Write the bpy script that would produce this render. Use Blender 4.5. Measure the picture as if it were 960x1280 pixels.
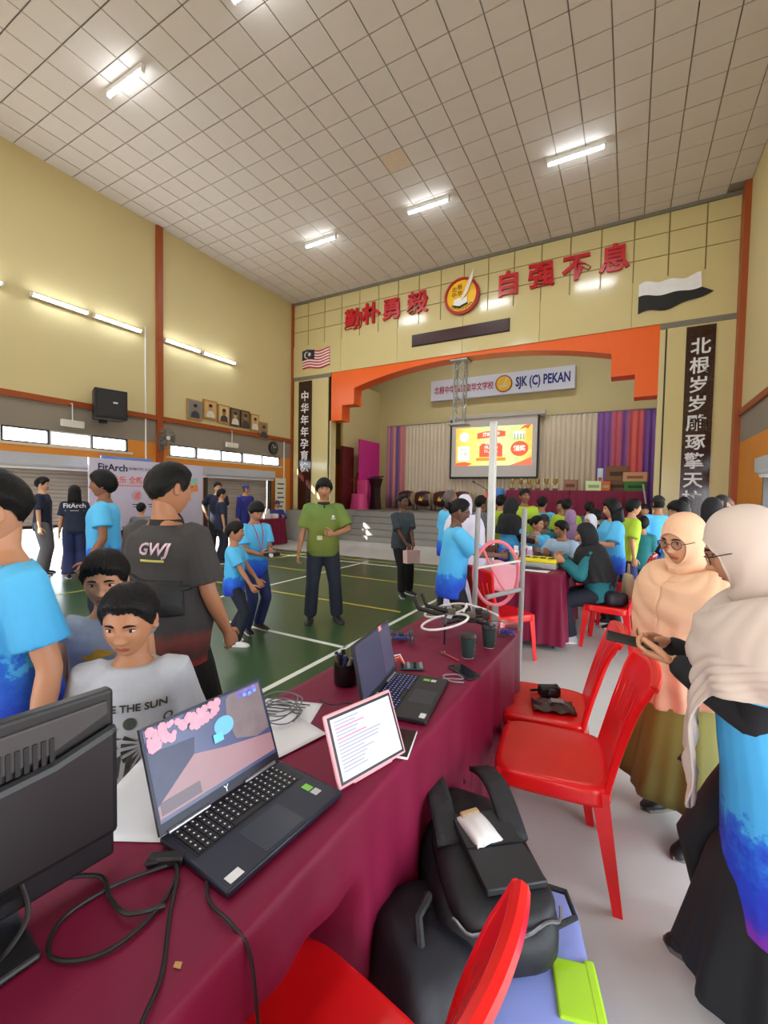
import bpy, bmesh, math, random
import numpy as np
from mathutils import Vector, Matrix, Euler
from mathutils.bvhtree import BVHTree

for _o in list(bpy.data.objects):
    bpy.data.objects.remove(_o)
SC = bpy.context.scene
COL = SC.collection
random.seed(11)
PI = math.pi

# ------------------------------------------------------------------ camera
FPX = 547.87                     # focal length in pixels of the 960 x 1280 frame
YAW, PITCH, ROLL = -.5096, -.04, .0175
cam_d = bpy.data.cameras.new('camera')
cam_d.sensor_fit = 'VERTICAL'
cam_d.sensor_height = 36.0
cam_d.lens = FPX / 1280 * 36.0
cam_d.clip_start = .02
cam_d.clip_end = 500
cam = bpy.data.objects.new('camera', cam_d)
COL.objects.link(cam)
_f = Vector((math.sin(YAW) * math.cos(PITCH), math.cos(YAW) * math.cos(PITCH), math.sin(PITCH)))
_r = Vector((math.cos(YAW), -math.sin(YAW), 0))
_u = _r.cross(_f)
_r2 = _r * math.cos(ROLL) + _u * math.sin(ROLL)
_u2 = _u * math.cos(ROLL) - _r * math.sin(ROLL)
cam.matrix_world = Matrix(((_r2.x, _u2.x, -_f.x, 0), (_r2.y, _u2.y, -_f.y, 0), (_r2.z, _u2.z, -_f.z, 1.5), (0, 0, 0, 1)))
SC.camera = cam

# ------------------------------------------------------------------ world, sun, exposure
W = bpy.data.worlds.new('world')
SC.world = W
W.use_nodes = True
_bg = W.node_tree.nodes['Background']
_bg.inputs[0].default_value = (.86, .93, 1.0, 1)
_bg.inputs[1].default_value = 6.5
sun_d = bpy.data.lights.new('sun', 'SUN')
sun_d.energy = 14.0
sun_d.angle = .009
sun_d.color = (1, .95, .86)
sun = bpy.data.objects.new('sun', sun_d)
COL.objects.link(sun)
sun.rotation_euler = Vector((1.12, 2.1, -1.0)).to_track_quat('-Z', 'Y').to_euler()
SC.view_settings.view_transform = 'Standard'
SC.view_settings.look = 'None'
SC.view_settings.gamma = 1
SC.view_settings.use_curve_mapping = False
SC.view_settings.exposure = 0.25
TUBE_W = 26.0                    # watts of each fluorescent tube

# ------------------------------------------------------------------ materials
def lin(c):
    return tuple(((v / 255) / 12.92 if v / 255 <= .04045 else ((v / 255 + .055) / 1.055) ** 2.4) for v in c)
_M = {}
def mat(name, col=(128, 128, 128), rough=.6, metal=0, var=.08, vs=9, bump=0., bs=40, emit=0, spec=.5, coat=0, alpha=1, sheen=0):
    if name in _M:
        return _M[name]
    m = bpy.data.materials.new(name)
    m.use_nodes = True
    nt = m.node_tree
    b = nt.nodes['Principled BSDF']
    c = lin(col)
    tc = nt.nodes.new('ShaderNodeTexCoord')
    nz = nt.nodes.new('ShaderNodeTexNoise')
    nz.inputs['Scale'].default_value = vs
    nz.inputs['Detail'].default_value = 3
    nt.links.new(tc.outputs['Object'], nz.inputs['Vector'])
    mx = nt.nodes.new('ShaderNodeMix'); mx.data_type = 'RGBA'
    mx.inputs[6].default_value = tuple(v * (1 - var) for v in c) + (1,)
    mx.inputs[7].default_value = tuple(min(1, v * (1 + var)) for v in c) + (1,)
    nt.links.new(nz.outputs['Fac'], mx.inputs[0])
    nt.links.new(mx.outputs[2], b.inputs['Base Color'])
    b.inputs['Roughness'].default_value = rough
    b.inputs['Metallic'].default_value = metal
    b.inputs['Specular IOR Level'].default_value = spec
    b.inputs['Coat Weight'].default_value = coat
    b.inputs['Sheen Weight'].default_value = sheen
    if emit:
        b.inputs['Emission Color'].default_value = c + (1,)
        b.inputs['Emission Strength'].default_value = emit
    if alpha < 1:
        b.inputs['Alpha'].default_value = alpha
    if bump:
        n2 = nt.nodes.new('ShaderNodeTexNoise'); n2.inputs['Scale'].default_value = bs
        nt.links.new(tc.outputs['Object'], n2.inputs['Vector'])
        bp = nt.nodes.new('ShaderNodeBump'); bp.inputs['Strength'].default_value = bump; bp.inputs['Distance'].default_value = .02
        nt.links.new(n2.outputs['Fac'], bp.inputs['Height'])
        nt.links.new(bp.outputs['Normal'], b.inputs['Normal'])
    _M[name] = m
    return m

def glass(name, tint=(1, 1, 1), gloss=.1):
    if name in _M:
        return _M[name]
    m = bpy.data.materials.new(name); m.use_nodes = True
    nt = m.node_tree; nt.nodes.remove(nt.nodes['Principled BSDF'])
    t = nt.nodes.new('ShaderNodeBsdfTransparent'); t.inputs[0].default_value = tint + (1,)
    g = nt.nodes.new('ShaderNodeBsdfGlossy'); g.inputs['Roughness'].default_value = .06
    mx = nt.nodes.new('ShaderNodeMixShader'); mx.inputs[0].default_value = gloss
    nt.links.new(t.outputs[0], mx.inputs[1]); nt.links.new(g.outputs[0], mx.inputs[2])
    nt.links.new(mx.outputs[0], nt.nodes['Material Output'].inputs[0])
    _M[name] = m
    return m

def ramp_mat(name, stops, axis=2, noise=0., nscale=6, rough=.7, coord='Generated', bump=.15, bs=9, detail=3, interp='LINEAR', emit=0):
    """colour bands along a generated axis, broken up with noise (printed cloth, stripes)"""
    if name in _M:
        return _M[name]
    m = bpy.data.materials.new(name); m.use_nodes = True
    nt = m.node_tree; b = nt.nodes['Principled BSDF']
    tc = nt.nodes.new('ShaderNodeTexCoord')
    sp = nt.nodes.new('ShaderNodeSeparateXYZ')
    nt.links.new(tc.outputs[coord], sp.inputs[0])
    fac = sp.outputs[axis]
    if noise:
        nz = nt.nodes.new('ShaderNodeTexNoise'); nz.inputs['Scale'].default_value = nscale; nz.inputs['Detail'].default_value = detail
        nz.inputs['Roughness'].default_value = .7
        nt.links.new(tc.outputs['Object'], nz.inputs['Vector'])
        a = nt.nodes.new('ShaderNodeMath'); a.operation = 'MULTIPLY_ADD'
        nt.links.new(nz.outputs['Fac'], a.inputs[0]); a.inputs[1].default_value = noise
        s = nt.nodes.new('ShaderNodeMath'); s.operation = 'SUBTRACT'; s.inputs[1].default_value = noise * .5
        nt.links.new(fac, a.inputs[2]); nt.links.new(a.outputs[0], s.inputs[0]); fac = s.outputs[0]
    cr = nt.nodes.new('ShaderNodeValToRGB'); cr.color_ramp.interpolation = interp
    e = cr.color_ramp.elements
    while len(e) < len(stops): e.new(.5)
    for i, (p, c) in enumerate(stops):
        e[i].position = p; e[i].color = lin(c) + (1,)
    nt.links.new(fac, cr.inputs[0]); nt.links.new(cr.outputs[0], b.inputs['Base Color'])
    b.inputs['Roughness'].default_value = rough
    if emit:
        nt.links.new(cr.outputs[0], b.inputs['Emission Color']); b.inputs['Emission Strength'].default_value = emit
    if bump:
        n2 = nt.nodes.new('ShaderNodeTexNoise'); n2.inputs['Scale'].default_value = bs
        nt.links.new(tc.outputs['Object'], n2.inputs['Vector'])
        bp = nt.nodes.new('ShaderNodeBump'); bp.inputs['Strength'].default_value = bump; bp.inputs['Distance'].default_value = .03
        nt.links.new(n2.outputs['Fac'], bp.inputs['Height']); nt.links.new(bp.outputs['Normal'], b.inputs['Normal'])
    _M[name] = m
    return m

# ------------------------------------------------------------------ mesh builder
class MB:
    def __init__(s):
        s.v = []; s.f = []; s.m = []
    def add(s, vs, fs, mi=0):
        o = len(s.v)
        s.v.extend([tuple(v) for v in vs])
        s.f.extend([tuple(i + o for i in f) for f in fs])
        s.m.extend([mi] * len(fs))
    def box(s, x0, x1, y0, y1, z0, z1, mi=0):
        s.add([(x0, y0, z0), (x1, y0, z0), (x1, y1, z0), (x0, y1, z0), (x0, y0, z1), (x1, y0, z1), (x1, y1, z1), (x0, y1, z1)],
              [(3, 2, 1, 0), (4, 5, 6, 7), (0, 1, 5, 4), (1, 2, 6, 5), (2, 3, 7, 6), (3, 0, 4, 7)], mi)
        return s
    def cbox(s, c, sz, mi=0):
        return s.box(c[0] - sz[0] / 2, c[0] + sz[0] / 2, c[1] - sz[1] / 2, c[1] + sz[1] / 2, c[2] - sz[2] / 2, c[2] + sz[2] / 2, mi)
    def obox(s, M4, sz, mi=0):
        x, y, z = sz[0] / 2, sz[1] / 2, sz[2] / 2
        vs = [M4 @ Vector(p) for p in [(-x, -y, -z), (x, -y, -z), (x, y, -z), (-x, y, -z), (-x, -y, z), (x, -y, z), (x, y, z), (-x, y, z)]]
        s.add(vs, [(3, 2, 1, 0), (4, 5, 6, 7), (0, 1, 5, 4), (1, 2, 6, 5), (2, 3, 7, 6), (3, 0, 4, 7)], mi)
        return s
    def loft(s, rings, caps=True, mi=0, closed=False):
        n = len(rings[0]); vs = [p for r in rings for p in r]; fs = []
        k = len(rings)
        for i in range(k if closed else k - 1):
            a = i * n; b = ((i + 1) % k) * n
            for j in range(n):
                fs.append((a + j, a + (j + 1) % n, b + (j + 1) % n, b + j))
        if caps and not closed:
            fs.append(tuple(reversed(range(n)))); fs.append(tuple(range((k - 1) * n, k * n)))
        s.add(vs, fs, mi)
        return s
    def tube(s, path, r, n=8, mi=0, caps=True, flat=1.0, ref=None, closed=False):
        path = [Vector(p) for p in path]; k = len(path)
        rs = r if isinstance(r, (list, tuple)) else [r] * k
        rings = []; prev = None
        for i, p in enumerate(path):
            if closed: t = path[(i + 1) % k] - path[i - 1]
            else: t = path[min(i + 1, k - 1)] - path[max(i - 1, 0)]
            if t.length < 1e-9: t = Vector((0, 0, 1))
            t.normalize()
            if prev is None:
                a = Vector(ref) if ref else (Vector((0, 0, 1)) if abs(t.z) < .9 else Vector((0, 1, 0)))
            else: a = prev
            x = a - t * a.dot(t)
            if x.length < 1e-6: x = Vector((1, 0, 0)) - t * t.x
            x.normalize(); y = t.cross(x); prev = x
            rings.append([p + (x * math.cos(2 * PI * j / n) * flat + y * math.sin(2 * PI * j / n)) * rs[i] for j in range(n)])
        return s.loft(rings, caps, mi, closed)
    def limb(s, path, r, n=12, mi=0, sub=4):
        """rounded tapering tube with domed ends, through the joints of path"""
        path = [Vector(p) for p in path]; P = []; R = []
        d0 = (path[0] - path[1]).normalized(); d1 = (path[-1] - path[-2]).normalized()
        for a in (.98, .8, .5): P.append(path[0] + d0 * r[0] * a * .9); R.append(r[0] * math.sqrt(1 - a * a))
        for i in range(len(path) - 1):
            for q in range(sub):
                t = q / sub; P.append(path[i].lerp(path[i + 1], t)); R.append(r[i] + (r[i + 1] - r[i]) * t)
        P.append(path[-1]); R.append(r[-1])
        for a in (.5, .8, .98): P.append(path[-1] + d1 * r[-1] * a * .9); R.append(r[-1] * math.sqrt(1 - a * a))
        return s.tube(P, R, n, mi)
    def lathe(s, prof, n=20, c=(0, 0, 0), mi=0, caps=True, ax=None):
        q = Vector((0, 0, 1)).rotation_difference(Vector(ax)) if ax else None
        rings = []
        for r, z in prof:
            ring = []
            for j in range(n):
                p = Vector((r * math.cos(2 * PI * j / n), r * math.sin(2 * PI * j / n), z))
                if q: p = q @ p
                ring.append(p + Vector(c))
            rings.append(ring)
        return s.loft(rings, caps, mi)
    def ball(s, c, r, n=12, k=8, mi=0, M3=None):
        r = r if isinstance(r, (list, tuple)) else (r, r, r)
        rings = []
        for i in range(1, k):
            a = PI * i / k
            rings.append([Vector((r[0] * math.sin(a) * math.cos(2 * PI * j / n), r[1] * math.sin(a) * math.sin(2 * PI * j / n), -r[2] * math.cos(a))) for j in range(n)])
        o = len(s.v); vs = [p for g in rings for p in g] + [Vector((0, 0, -r[2])), Vector((0, 0, r[2]))]
        if M3: vs = [M3 @ p for p in vs]
        vs = [p + Vector(c) for p in vs]
        fs = []
        for i in range(k - 2):
            for j in range(n):
                fs.append((i * n + j, i * n + (j + 1) % n, (i + 1) * n + (j + 1) % n, (i + 1) * n + j))
        b = (k - 1) * n
        for j in range(n):
            fs.append((b, (j + 1) % n, j)); fs.append((b + 1, (k - 2) * n + j, (k - 2) * n + (j + 1) % n))
        s.add(vs, fs, mi)
        return s
    def prism(s, poly, fn, d0, d1, mi=0):
        """poly of 2-D points, fn(u, v, d) -> point"""
        n = len(poly)
        vs = [fn(u, v, d0) for u, v in poly] + [fn(u, v, d1) for u, v in poly]
        fs = [tuple(reversed(range(n))), tuple(range(n, 2 * n))] + [(i, (i + 1) % n, n + (i + 1) % n, n + i) for i in range(n)]
        s.add(vs, fs, mi)
        return s
    def grid(s, fn, nu, nv, cu=False, mi=0, skip=None):
        vs = [fn(i / (nu if cu else nu - 1), j / (nv - 1)) for j in range(nv) for i in range(nu)]
        fs = []
        for j in range(nv - 1):
            for i in range(nu if cu else nu - 1):
                if skip and skip(i, j): continue
                fs.append((j * nu + i, j * nu + (i + 1) % nu, (j + 1) * nu + (i + 1) % nu, (j + 1) * nu + i))
        s.add(vs, fs, mi)
        return s
    def mesh(s, name, mats, smooth=35):
        me = bpy.data.meshes.new(name)
        me.from_pydata([tuple(v) for v in s.v], [], s.f)
        for m in (mats if isinstance(mats, (list, tuple)) else [mats]): me.materials.append(m)
        if any(s.m): me.polygons.foreach_set('material_index', s.m)
        me.update()
        bm = bmesh.new(); bm.from_mesh(me); bmesh.ops.recalc_face_normals(bm, faces=bm.faces); bm.to_mesh(me); bm.free()
        if smooth:
            me.shade_smooth()
            me.set_sharp_from_angle(angle=math.radians(smooth))
        return me
    def build(s, name, mats, parent=None, smooth=35, bevel=0, solid=0, sub=0, loc=None, rot=None):
        o = bpy.data.objects.new(name, s.mesh(name, mats, smooth))
        link(o, parent, loc, rot)
        if solid:
            q = o.modifiers.new('solid', 'SOLIDIFY'); q.thickness = solid; q.offset = 0
        if bevel:
            q = o.modifiers.new('bevel', 'BEVEL'); q.width = bevel; q.segments = 2; q.limit_method = 'ANGLE'; q.harden_normals = False
        if sub:
            q = o.modifiers.new('sub', 'SUBSURF'); q.levels = sub; q.render_levels = sub
        return o

def link(o, parent=None, loc=None, rot=None):
    COL.objects.link(o)
    if parent: o.parent = parent
    if loc is not None: o.location = loc
    if rot is not None: o.rotation_euler = rot if isinstance(rot, (tuple, list, Euler)) else (0, 0, rot)
    return o
def tag(o, label, cat, group=None, kind=None):
    if label: o['label'] = label
    if cat: o['category'] = cat
    if group: o['group'] = group
    if kind: o['kind'] = kind
    return o
def thing(name, label, cat, loc=(0, 0, 0), rot=0, group=None, kind=None):
    o = bpy.data.objects.new(name, None); o.empty_display_size = .1
    link(o, None, loc, rot)
    return tag(o, label, cat, group, kind)
def struct(o):
    o['kind'] = 'structure'
    return o
def dup(root, loc, rot, label, group=None):
    r = root.copy(); COL.objects.link(r); r.location = loc
    r.rotation_euler = rot if isinstance(rot, (tuple, list)) else (0, 0, rot); r['label'] = label
    if group: r['group'] = group
    for ch in list(root.children):
        c = ch.copy(); COL.objects.link(c); c.parent = r
        for g in list(ch.children):
            d = g.copy(); COL.objects.link(d); d.parent = c
    return r
def baked(me, mods):
    """evaluate modifiers on a mesh and hand back the resulting mesh"""
    o = bpy.data.objects.new('tmp', me); COL.objects.link(o)
    for t, kw in mods:
        q = o.modifiers.new('m', t)
        for k, v in kw.items(): setattr(q, k, v)
    dg = bpy.context.evaluated_depsgraph_get()
    r = bpy.data.meshes.new_from_object(o.evaluated_get(dg))
    bpy.data.objects.remove(o); bpy.data.meshes.remove(me)
    return r
_TX = {}
def text_mesh(body, size, depth, bold=0., shear=0., align='CENTER', sx=1.):
    key = (body, size, depth, bold, shear, align, sx)
    if key in _TX: return _TX[key]
    c = bpy.data.curves.new('text', 'FONT'); c.body = body; c.size = size; c.extrude = depth / 2
    c.offset = bold; c.shear = shear; c.align_x = align; c.align_y = 'CENTER'; c.resolution_u = 2
    o = bpy.data.objects.new('tmp', c); COL.objects.link(o)
    dg = bpy.context.evaluated_depsgraph_get()
    me = bpy.data.meshes.new_from_object(o.evaluated_get(dg))
    bpy.data.objects.remove(o); bpy.data.curves.remove(c)
    me.materials.clear()
    if sx != 1.:
        for v in me.vertices: v.co.x *= sx
    _TX[key] = me
    return me
def frame3(origin, right, up):
    """matrix whose x axis runs along right and y axis along up (text lies in that plane)"""
    r = Vector(right).normalized(); u = Vector(up); u = (u - r * u.dot(r)).normalized(); n = r.cross(u)
    return Matrix(((r.x, u.x, n.x, origin[0]), (r.y, u.y, n.y, origin[1]), (r.z, u.z, n.z, origin[2]), (0, 0, 0, 1)))
def text(name, body, size, m, M4, parent=None, depth=.004, **kw):
    me = text_mesh(body, size, depth, **kw)
    if not me.materials: me.materials.append(m)
    elif me.materials[0] != m:
        me = me.copy(); me.materials.clear(); me.materials.append(m)
    o = bpy.data.objects.new(name, me); COL.objects.link(o)
    if parent: o.parent = parent
    o.matrix_local = M4
    return o
def decal(name, me, M4, m, target, direction, parent, lift=.0025):
    """lay a flat mesh on a curved target mesh (local space of parent) along direction"""
    me = me.copy(); me.materials.clear(); me.materials.append(m)
    bm = bmesh.new(); bm.from_mesh(me)
    for _ in range(1):
        bmesh.ops.subdivide_edges(bm, edges=[e for e in bm.edges if e.calc_length() > .02], cuts=2)
    bv = BVHTree.FromPolygons([v.co.copy() for v in target.vertices], [tuple(p.vertices) for p in target.polygons])
    d = Vector(direction).normalized()
    for v in bm.verts:
        p = M4 @ v.co
        h = bv.ray_cast(p - d * .6, d)
        v.co = (h[0] - d * lift) if h[0] else p
    bm.to_mesh(me); bm.free()
    o = bpy.data.objects.new(name, me); COL.objects.link(o); o.parent = parent
    return o
def flat(polys, thick=.002):
    """mesh of flat polygons in the xy plane"""
    b = MB()
    for p in polys: b.prism(p, lambda u, v, d: (u, v, d), 0, thick)
    return b.mesh('print', [], 0)
def circle(cx, cy, r, n=20, ry=None):
    return [(cx + r * math.cos(2 * PI * i / n), cy + (ry or r) * math.sin(2 * PI * i / n)) for i in range(n)]
def rect(x0, x1, y0, y1):
    return [(x0, y0), (x1, y0), (x1, y1), (x0, y1)]
def smooth(a, b, x):
    t = max(0., min(1., (x - a) / (b - a))); return t * t * (3 - 2 * t)
try:
    SC.cycles.use_denoising = True
except Exception:
    pass
# ------------------------------------------------------------------ the hall (x right, y to the stage, z up; metres)
XL, XR, YB, H = -9.74, 1.83, 11.16, 7.6
ZT, ZF, ZM = 3.2, 5.23, 6.2
cream = mat('cream_paint', (212, 197, 146), .62, var=.03, vs=1.2, bump=.05, bs=60)
creamg = mat('cream_gloss_panel', (208, 193, 140), .16, var=.03, vs=2, spec=.55)
greyp = mat('grey_band_paint', (142, 132, 118), .7, var=.05, vs=2)
orangep = mat('orange_wall_paint', (214, 136, 44), .6, var=.06, vs=2)
rust = mat('rust_orange_column', (158, 74, 26), .45, var=.06)
arch_o = mat('bright_orange_arch', (238, 98, 12), .38, var=.03)
black = mat('black_metal', (22, 22, 24), .45)
white = mat('white_paint', (235, 235, 232), .5, var=.03)
cement = mat('cement_floor', (186, 184, 181), .42, var=.1, vs=1.3, bump=.03, bs=30)
green_f = mat('court_green', (58, 84, 50), .3, var=.12, vs=.8, bump=.02, bs=50)
step_g = mat('step_concrete', (146, 142, 136), .5, var=.08, vs=2)

fl = struct(MB().box(-9.75, 1.84, -9, 12.9, -.12, 0).build('floor', cement, smooth=0))
MB().box(-8.9, -1.75, -4, 8.76, -.002, .004).build('green_court', green_f, fl, 0)
whl = mat('white_line_paint', (226, 230, 222), .45, var=.05)
yel = mat('yellow_line_paint', (190, 178, 70), .45, var=.08)
def cline(x0, x1, y0, y1, m=whl):
    MB().box(x0, x1, y0, y1, .003, .0062).build('court_line', m, fl, 0)
for x in (-2.36, -5.02): cline(x - .025, x + .025, -4, 8.3)
for y in (3.5, 8.02): cline(-8.4 if y > 8 else -5.0, -2.36, y - .025, y + .025)
for y, a, b in ((4.95, -6.6, -2.5), (6.62, -8.0, -1.9), (8.4, -8.4, -2.0)): cline(a, b, y - .02, y + .02, yel)
cline(-7.02, -6.98, -4, 8.4, yel)
cline(-2.9, -2.86, -2, 1.9, yel)
struct(MB().box(-60, 60, -40, 40, -.4, -.15).build('ground_outside', mat('outside_paving', (176, 172, 162), .8, vs=.3), smooth=0))

# ceiling: slab, grid bars show between the tiles; nearest 300 tiles are objects
ceil = struct(MB().box(-9.94, 2.03, -9, 16, 7.625, 7.75).build('ceiling', mat('ceiling_grid_bar', (150, 138, 124), .6), smooth=0))
tile_m = mat('ceiling_tile_white', (212, 202, 192), .75, var=.035, vs=3, bump=.05, bs=90)
stain_m = mat('stained_tile', (214, 192, 166), .75, var=.12, vs=5)
PT = .472
tm = MB().box(-.227, .227, -.227, .227, 0, .02).mesh('ceiling_tile', tile_m, 0)
xs = [-.404 - .472 / 2 + PT * k for k in range(-19, 5)]
ys = [7.04 + .472 / 2 + PT * k for k in range(-18, 8)]
Ri = cam.matrix_world.inverted()
cells = []
for x in xs:
    for y in ys:
        p = Ri @ Vector((x, y, H))
        if p.z < -.5:
            u, v = 480 + FPX * p.x / -p.z, 640 - FPX * p.y / -p.z
            cells.append((0 if (-30 < u < 990 and -40 < v) else 1, -p.z, x, y))
        else: cells.append((1, 99, x, y))
cells.sort()
rest = MB()
for i, (o_, d_, x, y) in enumerate(cells):
    if i < 300:
        t = bpy.data.objects.new('ceiling_tile', tm); link(t, ceil, (x, y, H))
        if abs(x + 4.03) < .24 and abs(y - 7.37) < .24:
            t.data = tm.copy(); t.data.materials[0] = stain_m
    else:
        rest.box(x - .227, x + .227, y - .227, y + .227, H, H + .02)
for y0, y1 in ((10.83, 11.15),):
    for x in xs: rest.box(x - .227, x + .227, y0, y1, H, H + .02)
for y in ys: rest.box(1.49, 1.82, y - .227, y + .227, H, H + .02)
r_ = rest.build('ceiling_tile_field', tile_m, ceil, 0); r_['kind'] = 'stuff'
trim_g = mat('grey_cornice', (120, 116, 104), .6)
struct(MB().box(XL, XR, YB - .06, YB, H - .07, H).build('trim_1', trim_g, smooth=0))

# left wall
SH1, SH2 = (1.5, 5.07), (7.73, 10.13)          # shutter openings along y
WN1, WN2 = (1.24, 5.74), (6.75, 10.59)         # window strips along y
def side_wall(name, xi, xo, sh, wn, yr):
    b = MB(); a, c = min(xi, xo), max(xi, xo)
    b.box(a, c, yr[0], yr[1], ZT, 7.75, 0)
    b.box(a, c, yr[0], yr[1], 2.62, ZT, 1)
    e = [yr[0]] + [q for w in wn for q in w] + [yr[1]]
    for i in range(0, len(e), 2): b.box(a, c, e[i], e[i + 1], 2.34, 2.62, 2)
    b.box(a, c, yr[0], yr[1], 2.0, 2.34, 2)
    e = [yr[0]] + [q for w in sh for q in w] + [yr[1]]
    for i in range(0, len(e), 2): b.box(a, c, e[i], e[i + 1], -.1, 2.0, 2)
    return struct(b.build(name, [cream, greyp, orangep], smooth=0))
side_wall('wall_left', XL, XL - .07, (SH1, SH2), (WN1, WN2), (-9, 15.9))
RS1, RS2 = (-1.0, 3.2), (4.2, 8.6)
side_wall('wall_right', XR, XR + .07, (RS1, RS2), ((-1.0, 3.4), (4.2, 8.6)), (-9, 15.9))
nt_ = [2]
def trim(b, m, bevel=0):
    o = struct(b.build('trim_%d' % nt_[0], m, smooth=0, bevel=bevel)); nt_[0] += 1; return o
for x, s in ((XL, 1), (XR, -1)):
    trim(MB().box(min(x, x + s * .05), max(x, x + s * .05), -9, YB, ZT - .06, ZT + .05), rust)
    trim(MB().box(min(x, x + s * .07), max(x, x + s * .07), 6.40, 6.55, 0, H), rust)
trim(MB().box(XL, XL + .07, YB - .09, YB, 0, H), rust)
trim(MB().box(XR - .1, XR, YB - .34, YB, 0, H), rust)
# rear wall behind the camera with wide open doorways
b = MB(); b.box(-9.94, 2.03, -9.2, -9, 3.3, 7.75, 0)
for q in (-9.94, -6.3, -2.6, 1.4): b.box(q, q + .6, -9.2, -9, -.1, 3.3, 1)
struct(b.build('wall_rear', [cream, orangep], smooth=0))
# thin white conduits down the left wall
for y, z1 in ((6.14, 5.2), (10.75, ZT)):
    trim(MB().tube([(XL + .02, y, .1), (XL + .02, y, z1)], .018, 6), white)

# windows
gl = glass('window_glass', (.97, .99, 1.0), .06)
wn_i = [1]
def windows(x, s, y0, y1, n, dark):
    w = thing('window_%d' % wn_i[0], None, None, (x - s * .035, 0, 2.34), kind='structure'); wn_i[0] += 1
    dy = (y1 - y0) / n
    for i in range(n):
        a, b = y0 + i * dy, y0 + (i + 1) * dy
        f = MB()
        for q in ((a, a + .03, 0, .28), (b - .03, b, 0, .28), (a + .03, b - .03, 0, .025), (a + .03, b - .03, .255, .28)):
            f.box(-.03, .03, q[0], q[1], q[2], q[3])
        fr = f.build('window_frame', black if i % 2 == dark else mat('white_window_frame', (215, 220, 222), .4), w, 0)
        MB().box(-.004, .004, a + .03, b - .03, .025, .255).build('pane', gl, w, 0)
    trim(MB().box(min(x, x + s * .015), max(x, x + s * .015), y0 - .1, y1 + .1, 2.29, 2.34), mat('pale_sill', (214, 196, 170), .5))
windows(XL, 1, WN1[0], WN1[1], 6, 1)
windows(XL, 1, WN2[0], WN2[1], 5, 0)
windows(XR, -1, 4.2, 8.6, 5, 0)
windows(XR, -1, -1.0, 3.4, 5, 0)

# roller shutters
slat_m = mat('shutter_grey_steel', (176, 168, 158), .42, metal=.25, var=.04)
hous_m = mat('shutter_housing', (186, 190, 198), .5, var=.03)
def shutter(x, s, y0, y1, zb, label):
    t = thing('roller_shutter', label, 'shutter', (x - s * .1, (y0 + y1) / 2, 0))
    h = (y1 - y0) / 2; p = []
    z = zb
    while z < 2.0:
        p += [(0, z), (s * .018, z + .02), (s * .018, z + .055), (0, z + .075)]; z += .078
    b = MB(); n = len(p)
    vs = [(q[0], -h + .03, q[1]) for q in p] + [(q[0], h - .03, q[1]) for q in p]
    b.add(vs, [(i, i + 1, n + i + 1, n + i) for i in range(n - 1)])
    b.build('shutter_curtain', slat_m, t, 0, solid=.006)
    MB().box(-.03, .03, -h + .03, h - .03, zb - .05, zb).build('bottom_bar', black, t, 0)
    for q in (-h, h - .06):
        MB().box(-.06 + s * .12, .06 + s * .12, q, q + .06, 0, 2.0).build('guide_rail', mat('dark_rail', (70, 68, 66), .5), t, 0)
    prof = [(.1, 1.9), (.2, 1.9), (.27, 1.95), (.27, 2.15), (.1, 2.15)]
    MB().prism(prof, lambda u, v, d: (s * u, d, v), -h - .05, h + .08).build('housing', hous_m, t, 0)
    MB().prism([(.1, 1.86), (.2, 1.86), (.22, 1.9), (.1, 1.9)], lambda u, v, d: (s * u, d, v), -h - .05, h + .08).build('housing_lip', white, t, 0)
shutter(XL, 1, SH1[0], SH1[1], .78, 'grey roller shutter half raised at the far left under windows')
shutter(XL, 1, SH2[0], SH2[1], .32, 'grey roller shutter behind the navy-shirted man, left of the stage')
shutter(XR, -1, RS2[0], RS2[1], 1.9, 'rolled-up shutter housing on the right wall above the doorway')
shutter(XR, -1, RS1[0], RS1[1], 1.9, 'rolled-up shutter over the near doorway on the right')

# fascia over the stage
wb = struct(MB().box(XL, XR, YB + .012, YB + .3, ZF, 7.75).build('wall_back', mat('fascia_joint', (140, 122, 70), .6), smooth=0))
pm = MB().box(-.309, .309, -.018, .012, -.223, .223).mesh('fascia_panel', creamg, 0)
CW = (XR - XL) / 18
for i in range(18):
    for j in range(3):
        o = bpy.data.objects.new('fascia_panel', pm); link(o, wb, (XL + CW * (i + .5), YB, ZM + .466 * (j + .5)))
nb = 6
for i in range(nb):
    a = XL + (XR - XL) / nb * i
    MB().box(a + .004, a + (XR - XL) / nb - .004, YB - .05, YB + .02, ZF, ZM).build('band_panel', creamg, wb, 0)
# pillars with their boards
brown = mat('dark_brown_board', (52, 24, 20), .12, var=.05, spec=.6)
gap = mat('dark_gap', (52, 48, 34), .7)
def pillar(x0, x1, bx0, bx1, bz0, name):
    w = struct(MB().box(x0, x1, YB - .02, YB + .25, 0, ZF).build(name, cream, smooth=0))
    MB().box(x0, x1, YB - .05, YB, ZF - .12, ZF).build('cap_strip', trim_g, w, 0)
    MB().box(x0 + .13, x1 - .08, YB - .07, YB - .02, 1.0, ZF - .13).build('face_panel', creamg, w, 0)
    for q in (x0 + .1, x1 - .08): MB().box(q, q + .03, YB - .045, YB - .015, 1.0, ZF - .13).build('joint_strip', gap, w, 0)
    MB().box(x0, x1, YB - .5, YB - .02, 0, .95).build('plinth', step_g, w, 0)
    t = MB().box(bx0, bx1, YB - .1, YB - .071, bz0, 5.06).build('couplet_board', brown)
    return t
silver = mat('silver_lettering', (222, 222, 226), .35, var=.03)
FX = lambda x, y, z: frame3((x, y, z), (1, 0, 0), (0, 0, 1))
t = pillar(XL, -8.17, -9.40, -8.88, .96, 'wall_pillar_left')
tag(t, 'tall dark brown board with silver characters on the left pillar', 'signboard')
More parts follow.
